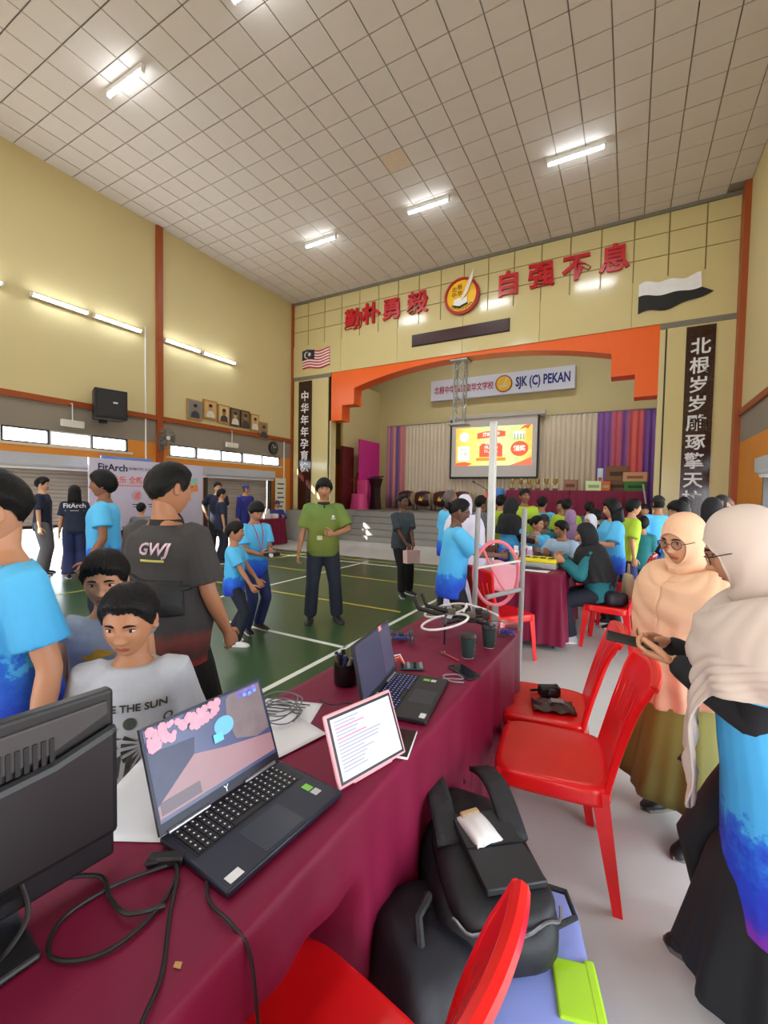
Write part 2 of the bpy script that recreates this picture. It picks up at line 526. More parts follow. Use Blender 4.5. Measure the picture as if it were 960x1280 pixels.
for i, ch in enumerate('中华年年孕育栋'):
    text('lettering', ch, .33, silver, FX(-9.14, YB - .106, 4.56 - .376 * i), t, .012, bold=.006)
t = pillar(.45, XR, .913, 1.41, .96, 'wall_pillar_right')
tag(t, 'tall dark brown board with silver characters on the right pillar', 'signboard')
for i, ch in enumerate('北根岁岁雕琢擎天柱'):
    text('lettering', ch, .35, silver, FX(1.165 - .005 * i, YB - .106, 4.62 - .39 * i), t, .012, bold=.006)
# orange arch
prof = [(-8.47, ZF), (-8.4, 3.75), (-7.76, 3.75), (-7.76, 4.2), (-7.33, 4.2), (-7.33, 4.68)]
for i in range(1, 24):
    q = i / 24; x = -7.33 + (7.33 - .46) * q
    prof.append((x, 4.68 + .43 * (1 - abs(2 * q - 1) ** 2.2) + .05 * q))
prof += [(-.46, 4.73), (-.46, 4.22), (.01, 4.22), (.01, 3.73), (.45, 3.73), (.45, ZF)]
prof[0] = (-8.4, ZF)
trim(MB().prism(prof, lambda u, v, d: (u, d, v), YB - .02, YB + .42), arch_o)

# stage: floor, steps, inner walls
stg = struct(MB().box(-9.7, 1.8, 12.9, 15.7, 0, .95).build('floor_stage', mat('stage_boards', (120, 108, 96), .4, var=.1), smooth=0))
for i in range(5):
    o = struct(MB().box(-8.17, .45, 11.75 + .23 * i, 12.95, .19 * i, .19 * (i + 1)).build('stage_step', step_g, smooth=0, bevel=.012))
    MB().box(-8.17, .45, 11.742 + .23 * i, 11.78 + .23 * i, .19 * (i + 1) - .02, .19 * (i + 1) + .003).build('nosing', mat('step_nosing', (110, 108, 104), .5), o, 0)
for x0, x1 in ((XL, -8.17), (.45, XR)):
    struct(MB().box(x0, x1, YB + .25, 12.95, 0, .95).build('stage_wing', step_g, smooth=0))
struct(MB().box(-9.94, 2.03, 15.6, 15.9, 0, 7.7).build('wall_stage_back', cream, smooth=0))
struct(MB().box(-9.74, -9.1, 14.2, 14.4, .95, 7.6).build('wall_stage_return', cream, smooth=0))
dr = thing('door_1', None, None, (-8.95, 13.3, .95), kind='structure')
MB().box(-.12, .0, -.35, .35, 0, 2.25).build('door_leaf', mat('maroon_door', (104, 30, 34), .5), dr, 0)
MB().box(.0, .03, .2, .24, 1.0, 1.12).build('door_handle', mat('chrome', (200, 200, 204), .2, 1), dr, 0)
struct(MB().box(-9.1, -9.0, 13.0, 15.6, .95, 5.6).build('wall_stage_left', cream, smooth=0))
pk = MB().box(-8.62, -8.57, 13.45, 14.9, .952, 3.48).build('stage_flat', mat('magenta_board', (204, 40, 140), .55), bevel=.004)
tag(pk, 'plain magenta board standing at the left side of the stage', 'stage flat')
MB().box(-8.68, -8.62, 13.5, 14.85, .96, 1.04).build('foot_rail', mat('raw_timber', (160, 120, 80), .7), pk, 0)

# stage curtains
stripe = ramp_mat('striped_curtain_left', [(0, (206, 150, 176)), (.12, (212, 140, 170)), (.2, (128, 100, 160)), (.32, (226, 150, 140)), (.42, (226, 160, 150)), (.5, (110, 92, 160)), (.62, (150, 104, 160)), (.72, (230, 150, 120)), (.85, (200, 130, 160)), (1, (226, 206, 150))], 0, .02, 5, .75, bump=0)
stripe2 = ramp_mat('striped_curtain_right', [(0, (140, 92, 168)), (.16, (150, 100, 172)), (.24, (228, 110, 110)), (.36, (130, 90, 165)), (.44, (232, 116, 104)), (.55, (226, 104, 110)), (.62, (130, 88, 168)), (.88, (120, 80, 160)), (.92, (200, 36, 110)), (1, (190, 30, 100))], 0, .03, 5, .75, bump=0)
ivory = mat('ivory_curtain', (222, 208, 186), .8, var=.05, vs=2)
def curtain(x0, x1, m, waves, label):
    def fn(u, v):
        x = x0 + (x1 - x0) * u
        a = .03 + .03 * v
        return (x, 15.46 + a * math.sin(2 * PI * waves * u + 1.1 * math.sin(9 * u)), 4.2 - 3.23 * v)
    o = MB().grid(fn, int(waves * 8), 6).build('stage_curtain', m, smooth=60, solid=.008)
    tag(o, label, 'curtain', 'curtains along the back of the stage')
    MB().tube([(x0, 15.47, 4.22), (x1, 15.47, 4.22)], .02, 6).build('curtain_rail', mat('rail_grey', (150, 146, 140), .4), o)
curtain(-8.55, -7.66, stripe, 8, 'pink and purple striped curtain at the left end of the stage')
curtain(-7.66, -.95, ivory, 44, 'wide ivory pleated curtain across the back of the stage')
curtain(-.95, 1.2, stripe2, 12, 'purple and coral striped curtain at the right end of the stage')

# roof sign of the school
s = thing('school_sign', 'long pale grey sign with red characters, crest and SJK (C) PEKAN', 'sign', (-4.15, 15.5, 5.39))
MB().box(-2.5, 2.5, -.16, .08, -.37, .37).build('sign_box', mat('sign_face', (214, 216, 232), .4, var=.02), s, 0, bevel=.01)
text('lettering', '北根中华国民型华文学校', .29, mat('sign_red', (176, 30, 60), .5), FX(-1.24, -.168, -.02), s, .01, bold=.004, sx=.70)
text('lettering', 'SJK (C) PEKAN', .44, mat('sign_navy', (30, 36, 120), .5), FX(1.50, -.168, 0), s, .01, bold=.013, sx=.62)
lg = MB(); lg.lathe([(.29, -.02), (.29, .02)], 28, (.23, -.17, 0), ax=(0, 1, 0)); lg.build('crest', mat('crest_rim', (150, 70, 40), .4), s)
lg = MB(); lg.lathe([(.25, -.02), (.25, .02)], 28, (.23, -.175, 0), ax=(0, 1, 0)); lg.build('crest_disc', mat('crest_yellow', (236, 184, 30), .4), s)
b = MB(); b.box(.08, .36, -.2, -.19, -.12, -.05); b.prism([(.2, -.04), (.26, -.04), (.38, .2), (.34, .22)], lambda u, v, d: (u, d, v), -.2, -.19)
b.build('crest_emblem', mat('crest_grey', (210, 205, 170), .5), s, 0)

# red characters and crest on the fascia
redc = mat('red_character', (190, 24, 34), .28, var=.04)
for ch, x, z, pos in (('勤', -7.36, 6.66, 'leftmost of all eight'), ('朴', -6.75, 6.72, 'second from the left end'), ('勇', -6.06, 6.72, 'third from the left end'), ('毅', -5.26, 6.74, 'just left of the round crest'), ('自', -2.8, 6.72, 'just right of the round crest'), ('强', -2.02, 6.76, 'third from the right end'), ('不', -1.25, 6.76, 'second from the right end'), ('息', -.47, 6.77, 'rightmost, above the state flag')):
    o = text('wall_character', ch, .62, redc, FX(x, YB - .055, z), None, .07, bold=.016)
    tag(o, 'raised red character on the fascia, ' + pos, 'lettering', 'red characters over the stage')
c = thing('school_crest', 'round yellow crest with red rim, white quill and open book', 'crest', (-3.98, YB - .06, 6.68))
AX = (0, -1, 0)
MB().lathe([(.47, 0), (.47, .07), (.40, .09), (.40, .0)], 40, (0, 0, 0), ax=AX).build('rim', mat('crest_red_rim', (176, 26, 32), .35), c)
MB().lathe([(.405, .01), (.405, .06)], 40, (0, 0, 0), ax=AX).build('disc', mat('crest_gold', (245, 190, 12), .4), c)
MB().prism([(.0, -.1), (.08, .06), (.2, .36), (.34, .62), (.3, .36), (.18, .06), (.03, -.12)], lambda u, v, d: (u, d, v), -.12, -.09).build('quill', mat('quill_white', (232, 224, 214), .5), c, 0)
MB().prism([(-.2, -.22), (-.04, -.27), (.16, -.2), (.16, -.06), (.02, -.1), (-.04, -.05), (-.2, -.1)], lambda u, v, d: (u, d, v), -.1, -.06).build('book', white, c, 0)
MB().prism([(-.22, -.25), (-.04, -.31), (.18, -.23), (.16, -.2), (-.04, -.27), (-.2, -.22)], lambda u, v, d: (u, d, v), -.095, -.06).build('book_cover', black, c, 0)
for ch, x, z in (('北', -.2, .18), ('根', -.05, .22), ('中', -.2, .04), ('华', -.05, .06)):
    text('crest_character', ch, .14, mat('crest_dark_red', (120, 40, 20), .5), FX(x, -.066, z), c, .01)
for i, ch in enumerate('SJK(C)PEKAN'):
    a = math.radians(-138 + i * 9.6)
    text('crest_letter', ch, .085, black, frame3((.34 * math.cos(a), -.066, .34 * math.sin(a)), (-math.sin(a), 0, math.cos(a)), (-math.cos(a), 0, -math.sin(a))), c, .01)
o = MB().box(-5.39, -2.75, YB - .09, YB - .066, 5.61, 5.9).build('nameplate_bar', mat('bar_maroon', (58, 26, 28), .3)); tag(o, 'long blank dark maroon bar below the crest over the stage', 'panel')
MB().box(-5.41, -2.73, YB - .066, YB - .052, 5.59, 5.92).build('back_plate', black, o, 0)

# flags: waving relief boards
def wave_poly(pts, x0, z0, y, m, name, parent, amp=.03, th=.02):
    b = MB(); b.prism(pts, lambda u, v, d: (x0 + u, y - d, z0 + v + amp * math.sin(u * 7)), 0, th)
    return b.build(name, m, parent, 0)
f = thing('national_flag', 'red and white striped flag with dark canton and crescent on the fascia', 'flag', (-9.28, YB - .056, 5.5))
n = 14
for i in range(13):
    m_ = mat('flag_red', (190, 30, 52), .5) if i % 2 == 0 else mat('flag_white', (236, 230, 230), .5)
    z = .56 * (12 - i) / 13
    up = [(q * 1.06 / n, z + .043) for q in range(n + 1)]; lo = [(q * 1.06 / n + .02 * (i / 13) , z) for q in range(n, -1, -1)]
    wave_poly(lo[::-1] + up[::-1], 0, -.06, 0, m_, 'stripe', f, .035)
wave_poly([(0, .28), (.2, .28), (.48, .28), (.48, .44), (.48, .57), (.2, .57), (0, .57)], 0, -.06, -.004, mat('flag_canton', (34, 36, 58), .5), 'canton', f, .035, .03)
cr = MB(); cr.tube([(.2 + .09 * math.cos(a), -.035, .37 + .1 * math.sin(a)) for a in [math.radians(60 + 240 * k / 10) for k in range(11)]], [.005 + .02 * math.sin(PI * k / 10) for k in range(11)], 6); cr.build('crescent', mat('flag_silver', (210, 208, 196), .4), f)
st = [((.3 + (.07 if k % 2 == 0 else .035) * math.cos(k * PI / 7)), .38 + (.07 if k % 2 == 0 else .035) * math.sin(k * PI / 7)) for k in range(14)]
MB().prism(st, lambda u, v, d: (u, -d, v), .03, .05).build('star', _M['flag_silver'], f, 0)
f = thing('state_flag', 'white over black waving flag on the fascia at the right', 'flag', (.02, YB - .056, 5.5))
n = 16
top = [(q * 1.1 / n, .62 + .03 * math.sin(q * .9)) for q in range(n + 1)]
mid = [(q * 1.12 / n, .34 + .03 * math.sin(q * .7 + 1)) for q in range(n + 1)]
bot = [(q * 1.32 / n, .03 * math.sin(q * .8) + (.22 * (q / n) ** 2)) for q in range(n + 1)]
wave_poly(mid + top[::-1], 0, 0, 0, mat('flag_cloth_white', (232, 232, 234), .55), 'white_half', f, .02)
wave_poly(bot + mid[::-1], 0, 0, 0, mat('flag_cloth_black', (20, 20, 22), .55), 'black_half', f, .02)

# projector screen with its slide
s = thing('projector_screen', 'pull-down projector screen showing a colourful timetable slide', 'screen', (-4.25, 15.3, 2.16))
for q in (-1.3, 1.4): MB().box(q - .03, q + .03, .05, .295, 2.12, 2.2).build('wall_bracket', black, s, 0)
MB().box(-1.52, 1.52, -.01, .01, 0, 2.1).build('fabric', mat('screen_white', (214, 208, 204), .7, var=.02), s, 0)
for a, b_, c_, d in ((-1.56, -1.5, 0, 2.1), (1.5, 1.56, 0, 2.1), (-1.56, 1.56, -.05, .03)):
    MB().box(a, b_, -.02, .015, c_, d).build('black_border', black, s, 0)
MB().box(-1.62, 1.75, -.09, .09, 2.08, 2.22).build('roller_case', mat('case_grey', (196, 190, 182), .4), s, 0, bevel=.02)
slide = ramp_mat('slide_background', [(0, (250, 190, 80)), (.22, (250, 225, 120)), (.4, (196, 240, 150)), (.6, (250, 246, 170)), (.78, (196, 240, 150)), (1, (250, 190, 90))], 0, .5, 1.8, .8, bump=0, emit=.75)
SX0, SX1, SZ0, SZ1 = -1.33, 1.34, .42, 1.78
sl = MB().box(SX0, SX1, -.016, -.011, SZ0, SZ1).build('slide', slide, s, 0)
def em(name, c, e=.7): return mat(name, c, .8, emit=e, var=.03)
srd, swh, sgr = em('slide_red', (236, 100, 70)), em('slide_white', (250, 250, 238), .75), em('slide_mint', (190, 235, 200))
P3 = lambda u, v, d: (u, -d, v)
def sp(pts, m, d=.018): MB().prism(pts, P3, d - .002, d).build('slide_shape', m, s, 0)
sp([(-.55, 1.36), (.45, 1.42), (.45, 1.6), (.2, 1.64), (-.3, 1.62), (-.55, 1.56)], srd)
sp([(-.46, .72), (.36, .72), (.36, 1.1), (.26, 1.2), (-.36, 1.2), (-.46, 1.1)], srd)
sp([(-.58, .58), (.48, .58), (.48, .7), (-.58, .7)], em('slide_orange', (255, 150, 50)))
sp(circle(.93, .98, .3, 20, .26), srd); sp(rect(-1.25, -.82, .6, 1.12), swh)
sp(circle(-1.02, 1.45, .17), swh); sp(rect(.72, 1.1, 1.36, 1.56), swh)
for k in range(4): sp(rect(.74 + .1 * k, .79 + .1 * k, 1.28, 1.5), em('slide_grey', (150, 170, 150)), .02)
sp([(.9, 1.6), (1.1, 1.68), (1.2, 1.64), (1.3, 1.78), (1.18, 1.78), (1.05, 1.74)], srd, .02)
sp([(-1.33, .42), (-.9, .42), (-.7, .5), (-1.0, .56), (-1.33, .52)], srd); sp([(.6, .42), (1.34, .42), (1.34, .7), (1.0, .55)], em('slide_coral', (255, 120, 90)), .0175)
text('slide_text', '9.30am\n10.30am\n11.30am', .14, swh, FX(-.05, -.021, 1.06), s, .003, bold=.004)
text('slide_text', '活动流程', .15, swh, FX(-.05, -.021, 1.5), s, .003, bold=.004)
text('slide_text', '颁奖', .2, swh, FX(.93, -.021, .98), s, .003, bold=.004)
text('slide_text', '中华\n北根', .16, em('slide_ink', (120, 140, 130), .4), FX(-1.03, -.021, .9), s, .003)

# hanging lattice truss over the stage
tr = thing('hanging_truss', 'silver lattice truss hanging from the arch in front of the sign', 'truss', (-4.07, 11.36, 3.42))
alu = mat('brushed_aluminium', (170, 172, 168), .4, .6)
for sx in (-.13, .13):
    for sy in (-.13, .13): MB().tube([(sx, sy, 0), (sx, sy, 1.66)], .022, 6).build('chord', alu, tr)
b = MB()
for i in range(6):
    z0 = .04 + .265 * i
    for (a, c_) in (((-.13, -.13), (.13, -.13)), ((.13, -.13), (.13, .13)), ((.13, .13), (-.13, .13)), ((-.13, .13), (-.13, -.13))):
        p, q = (a, c_) if i % 2 else (c_, a)
        b.tube([(p[0], p[1], z0), (q[0], q[1], z0 + .265)], .013, 5)
b.build('lattice', alu, tr)['kind'] = 'stuff'
for z in (-.03, 1.66): MB().box(-.24, .24, -.2, .2, z, z + .05).build('end_plate', alu, tr, 0, bevel=.01)

# ceiling and wall fluorescent lights
tube_e = mat('lit_tube', (238, 246, 255), .5, emit=28, var=0)
batten = mat('light_batten', (228, 228, 226), .4)
def tube_light(a, b_, label, up, group, w=1.):
    a, b_ = Vector(a), Vector(b_); c_ = (a + b_) / 2; L = (b_ - a).length
    ang = math.atan2((b_ - a).y, (b_ - a).x)
    t = thing('fluorescent_light', label, 'light', c_, ang, group)
    if up: MB().box(-L / 2 - .02, L / 2 + .02, -.03, .03, .02, .1).build('batten', batten, t, 0, bevel=.006)
    else: MB().box(-L / 2 - .02, L / 2 + .02, .02, .07, -.04, .04).build('batten', batten, t, 0, bevel=.006)
    MB().tube([(-L / 2, 0, 0), (L / 2, 0, 0)], .024, 10).build('tube', tube_e, t)
    for q in (-L / 2, L / 2): MB().box(q - .015, q + .015, -.025, .025, -.025, .03).build('lamp_holder', white, t, 0)
    ld = bpy.data.lights.new('tube_glow', 'AREA'); ld.shape = 'RECTANGLE'; ld.size = L; ld.size_y = .06; ld.energy = TUBE_W * w; ld.color = (.93, .97, 1)
    lo = bpy.data.objects.new('tube_glow', ld); COL.objects.link(lo); lo.parent = t
    lo.location = (0, 0, -.03) if up else (0, -.035, 0)
    if not up: lo.rotation_euler = (-PI / 2, 0, 0)
G1 = 'fluorescent tubes under the ceiling'
for x0, x1, y, lab in ((-7.15, -6.29, 3.95, 'nearest ceiling tube light, at the upper left of the hall'), (-4.45, -3.55, 3.95, 'ceiling tube light cut by the top edge of the picture'),
                  (-7.1, -6.23, 8.58, 'far ceiling tube light nearest the left wall'), (-4.33, -3.42, 8.58, 'far ceiling tube light left of the middle, above the crest'),
                  (-1.5, -.57, 8.53, 'far ceiling tube light on the right, above the red characters')):
    tube_light((x0, y, 7.5), (x1, y, 7.5), lab, True, G1)
for yy in (.0, -4.4):  # unseen tube rows added behind the camera to brighten the hall
    for x in (-7.1, -4.4, -1.5):
        tube_light((x, yy, 7.5), (x + .9, yy, 7.5), '%s ceiling tube light of the %s row added unseen behind the camera' % ('left' if x < -7 else 'middle' if x < -4 else 'right', 'near' if yy == 0 else 'rear'), True, G1, 1.5)
G2 = 'fluorescent tubes along the left wall'
for y0, y1, lab in ((2.56, 3.51, 'wall tube light at the far left edge of the picture'), (3.95, 4.9, 'second wall tube light from the left edge'), (5.03, 6.0, 'wall tube light just left of the rust column'), (6.6, 7.54, 'wall tube light just right of the rust column'), (7.66, 8.68, 'wall tube light nearest the stage')):
    tube_light((XL + .09, y0, 5.05), (XL + .09, y1, 5.05), lab, False, G2, .45)
# unseen tubes added behind the arch to light the stage
for x in (-6.3, -2.2):
    tube_light((x, 12.2, 7.52), (x + 1.2, 12.2, 7.52), '%s tube light added unseen behind the arch to brighten the stage' % ('left' if x < -5 else 'right'), True, 'added stage tubes', 2.2)
# ------------------------------------------------------------------ people
SKINS = {'tan': (176, 122, 88), 'brown': (140, 92, 66), 'fair': (214, 164, 132), 'dark': (104, 68, 50), 'mid': (196, 142, 108)}
def skin_m(k): return mat('skin_' + k, SKINS[k], .5, var=.05, vs=14)
def lip_m(k):
    c = SKINS[k]; return mat('lip_' + k, (int(c[0] * .84), int(c[1] * .62), int(c[2] * .62)), .45)
hair_b = mat('black_hair', (13, 11, 11), .55, var=.3, vs=60, bump=.25, bs=150, spec=.25)
hair_g = mat('greying_hair', (92, 84, 80), .6, var=.2, vs=60)
eye_w = mat('eye_white', (206, 196, 188), .25, var=.02)
eye_d = mat('eye_iris', (36, 22, 16), .12, var=.05)

def ik(a, b, l1, l2, pole):
    a, b, pole = Vector(a), Vector(b), Vector(pole)
    d = b - a; L = d.length
    if L > (l1 + l2) * .999:
        b = a + d * ((l1 + l2) * .999 / L); d = b - a; L = d.length
    if L < abs(l1 - l2) * 1.05 + .001: L = abs(l1 - l2) * 1.05 + .001
    x = (l1 * l1 - l2 * l2 + L * L) / (2 * L); h = math.sqrt(max(0, l1 * l1 - x * x))
    dn = d.normalized(); p = pole - dn * pole.dot(dn)
    if p.length < 1e-5: p = Vector((0, -1, 0))
    return a + dn * x + p.normalized() * h, b

def head_pt(u, v):
    """point of a head surface, unit 1 = life size in metres, +y is the face"""
    X, Y, Z = math.sin(v) * math.sin(u), math.sin(v) * math.cos(u), math.cos(v)
    X = math.copysign(abs(X) ** .92, X)
    x, y, z = .076 * X, (.090 if Y > 0 else .102) * Y, .116 * Z
    zl = max(0, -Z)
    x *= 1 - .27 * zl ** 1.5
    if Y < 0: y *= 1 - .42 * zl ** 1.2
    else: y = y * (1 - .10 * zl) + .010 * zl
    w = smooth(.08, .5, Y)
    if w > 0:
        g = lambda cx, cz, sx, sz: math.exp(-((x - cx) / sx) ** 2 - ((z - cz) / sz) ** 2)
        ax = abs(x)
        ga = lambda cx, cz, sx, sz: math.exp(-((ax - cx) / sx) ** 2 - ((z - cz) / sz) ** 2)
        d = .009 * g(0, .002, .009, .02) + .019 * g(0, -.026, .011, .012) + .007 * ga(.013, -.030, .007, .007)
        d -= .008 * ga(.031, .008, .016, .010)
        d += .004 * ga(.028, .027, .024, .008) + .004 * ga(.044, -.022, .02, .02)
        d += .006 * g(0, -.0555, .019, .005) + .0065 * g(0, -.0665, .016, .0055) - .004 * g(0, -.061, .022, .002)
        d += .007 * g(0, -.096, .02, .014) - .003 * g(0, -.079, .018, .006)
        y += w * d
    return x, y, z
def v_of(u, z):
    return math.acos(max(-1, min(1, z / .116)))
def umap(t):
    return t - .5 * math.sin(t)
HAIRLINES = {
    'short': [(0, .066), (.5, .064), (.9, .045), (1.2, .008), (1.45, -.012), (1.62, .020), (1.9, .0), (2.3, -.045), (3.15, -.058)],
    'fringe': [(0, .056), (.4, .050), (.75, .044), (1.0, .020), (1.2, .0), (1.45, -.014), (1.62, .020), (1.9, .0), (2.3, -.045), (3.15, -.062)],
    'mop': [(0, .040), (.5, .036), (.9, .022), (1.2, -.012), (1.5, -.03), (1.7, -.03), (2.0, -.05), (2.5, -.075), (3.15, -.085)],
    'tied': [(0, .070), (.5, .066), (.9, .045), (1.2, .012), (1.45, .0), (1.62, .022), (1.9, .0), (2.3, -.03), (3.15, -.05)],
    'bob': [(0, .052), (.5, .048), (.8, .03), (1.1, -.04), (1.4, -.10), (1.8, -.108), (2.4, -.11), (3.15, -.11)],
    'bald': [(0, .112), (1.2, .09), (1.5, .0), (1.65, .022), (1.9, .0), (2.3, -.045), (3.15, -.05)],
    'cap': [(0, .050), (.8, .048), (1.2, .046), (1.6, .044), (3.15, .036)],
}
def line_z(st, u):
    u = abs(u); k = HAIRLINES[st]
    for (a, za), (b, zb) in zip(k, k[1:]):
        if u <= b: return za + (zb - za) * (u - a) / (b - a)
    return k[-1][1]

_HEADS = {}
def head_grid(nu, nv):
    if (nu, nv) not in _HEADS:
        vs = []; 
        for j in range(nv + 1):
            q = PI * j / nv; v = q + .16 * math.sin(2 * q)
            for i in range(nu):
                vs.append(head_pt(umap(-PI + 2 * PI * i / nu), min(max(v, .0005), PI - .0005)))
        fs = []; mi = []
        for j in range(nv):
            for i in range(nu):
                f = (j * nu + i, j * nu + (i + 1) % nu, (j + 1) * nu + (i + 1) % nu, (j + 1) * nu + i)
                c = [sum(vs[k][q] for k in f) / 4 for q in range(3)]
                lip = c[1] > .05 and (c[0] / .023) ** 2 + ((c[2] + .0612) / .0105) ** 2 < 1
                fs.append(f); mi.append(1 if lip else 0)
        _HEADS[(nu, nv)] = (vs, fs, mi)
    return _HEADS[(nu, nv)]

def hand_geo(b, wrist, d, palm, side, s=1., curl=.35, n=7, spread=.12, thumb=.5, mi=0):
    """palm with five jointed fingers. d: wrist to fingers; palm: palm normal; side: +1 when the thumb lies along d x palm"""
    d = Vector(d).normalized(); p = Vector(palm); p = (p - d * p.dot(d)).normalized(); t = d.cross(p) * side
    w = Vector(wrist)
    rings = []
    for q, hw, ht in ((-.015, .024, .019), (.015, .028, .017), (.05, .039, .015), (.085, .041, .0135), (.096, .036, .011)):
        rings.append([w + d * q * s + (t * math.cos(2 * PI * j / 12) * hw + p * math.sin(2 * PI * j / 12) * ht) * s for j in range(12)])
    b.loft(rings, True, mi)
    for k, (off, L, r) in enumerate(((.029, .070, .0088), (.010, .079, .0092), (-.010, .073, .0088), (-.028, .057, .0078))):
        a = math.radians(8 + 62 * curl + 4 * k * curl)
        dirs = (d + t * off * spread * 20).normalized(); q = w + (d * .084 + t * off) * s
        pts = [q - dirs * .02 * s, q]; rr = [r * s * 1.02, r * s]; ang = 0
        for seg, fr in ((L * .46, .55), (L * .31, 1.), (L * .25, .8)):
            ang += a * fr
            q = q + (dirs * math.cos(ang) + p * math.sin(ang)) * seg * s
            pts.append(q); rr.append(rr[-1] * .93)
        b.limb(pts, rr, n, mi, 2)
    q = w + (d * .022 + t * .024) * s
    td = (d * .62 + t * (.75 - .5 * thumb * curl) + p * (.25 + .5 * thumb * curl)).normalized()
    p2 = q + td * .042 * s; td2 = (td * .6 + d * .6 + p * .35 * thumb).normalized(); p3 = p2 + td2 * .032 * s
    td3 = (td2 * .6 + d * .5 + p * .4 * thumb).normalized()
    b.limb([q, p2, p3, p3 + td3 * .026 * s], [.014 * s, .0118 * s, .0102 * s, .0085 * s], n, mi, 2)

TORSO = [(-.17, .120, .085, 0), (-.1, .150, .105, -.004), (0, .166, .116, -.008), (.18, .155, .108, 0), (.36, .146, .100, .004), (.55, .158, .110, .008), (.72, .172, .116, .006), (.84, .168, .104, 0), (.92, .135, .085, -.006), (.98, .085, .068, -.008), (1.05, .062, .062, 0)]

def ell_ring(c, X, Y, rx, ry, n=20, e=.85):
    r = []
    for j in range(n):
        a = 2 * PI * j / n; ca, sa = math.cos(a), math.sin(a)
        r.append(c + X * rx * math.copysign(abs(ca) ** e, ca) + Y * ry * math.copysign(abs(sa) ** e, sa))
    return r

def remesh(b, name, m, vox, it=5):
    me = b.mesh(name, m, 0)
    return baked(me, [('REMESH', dict(mode='VOXEL', voxel_size=vox)), ('SMOOTH', dict(factor=.5, iterations=it))])

class P: pass

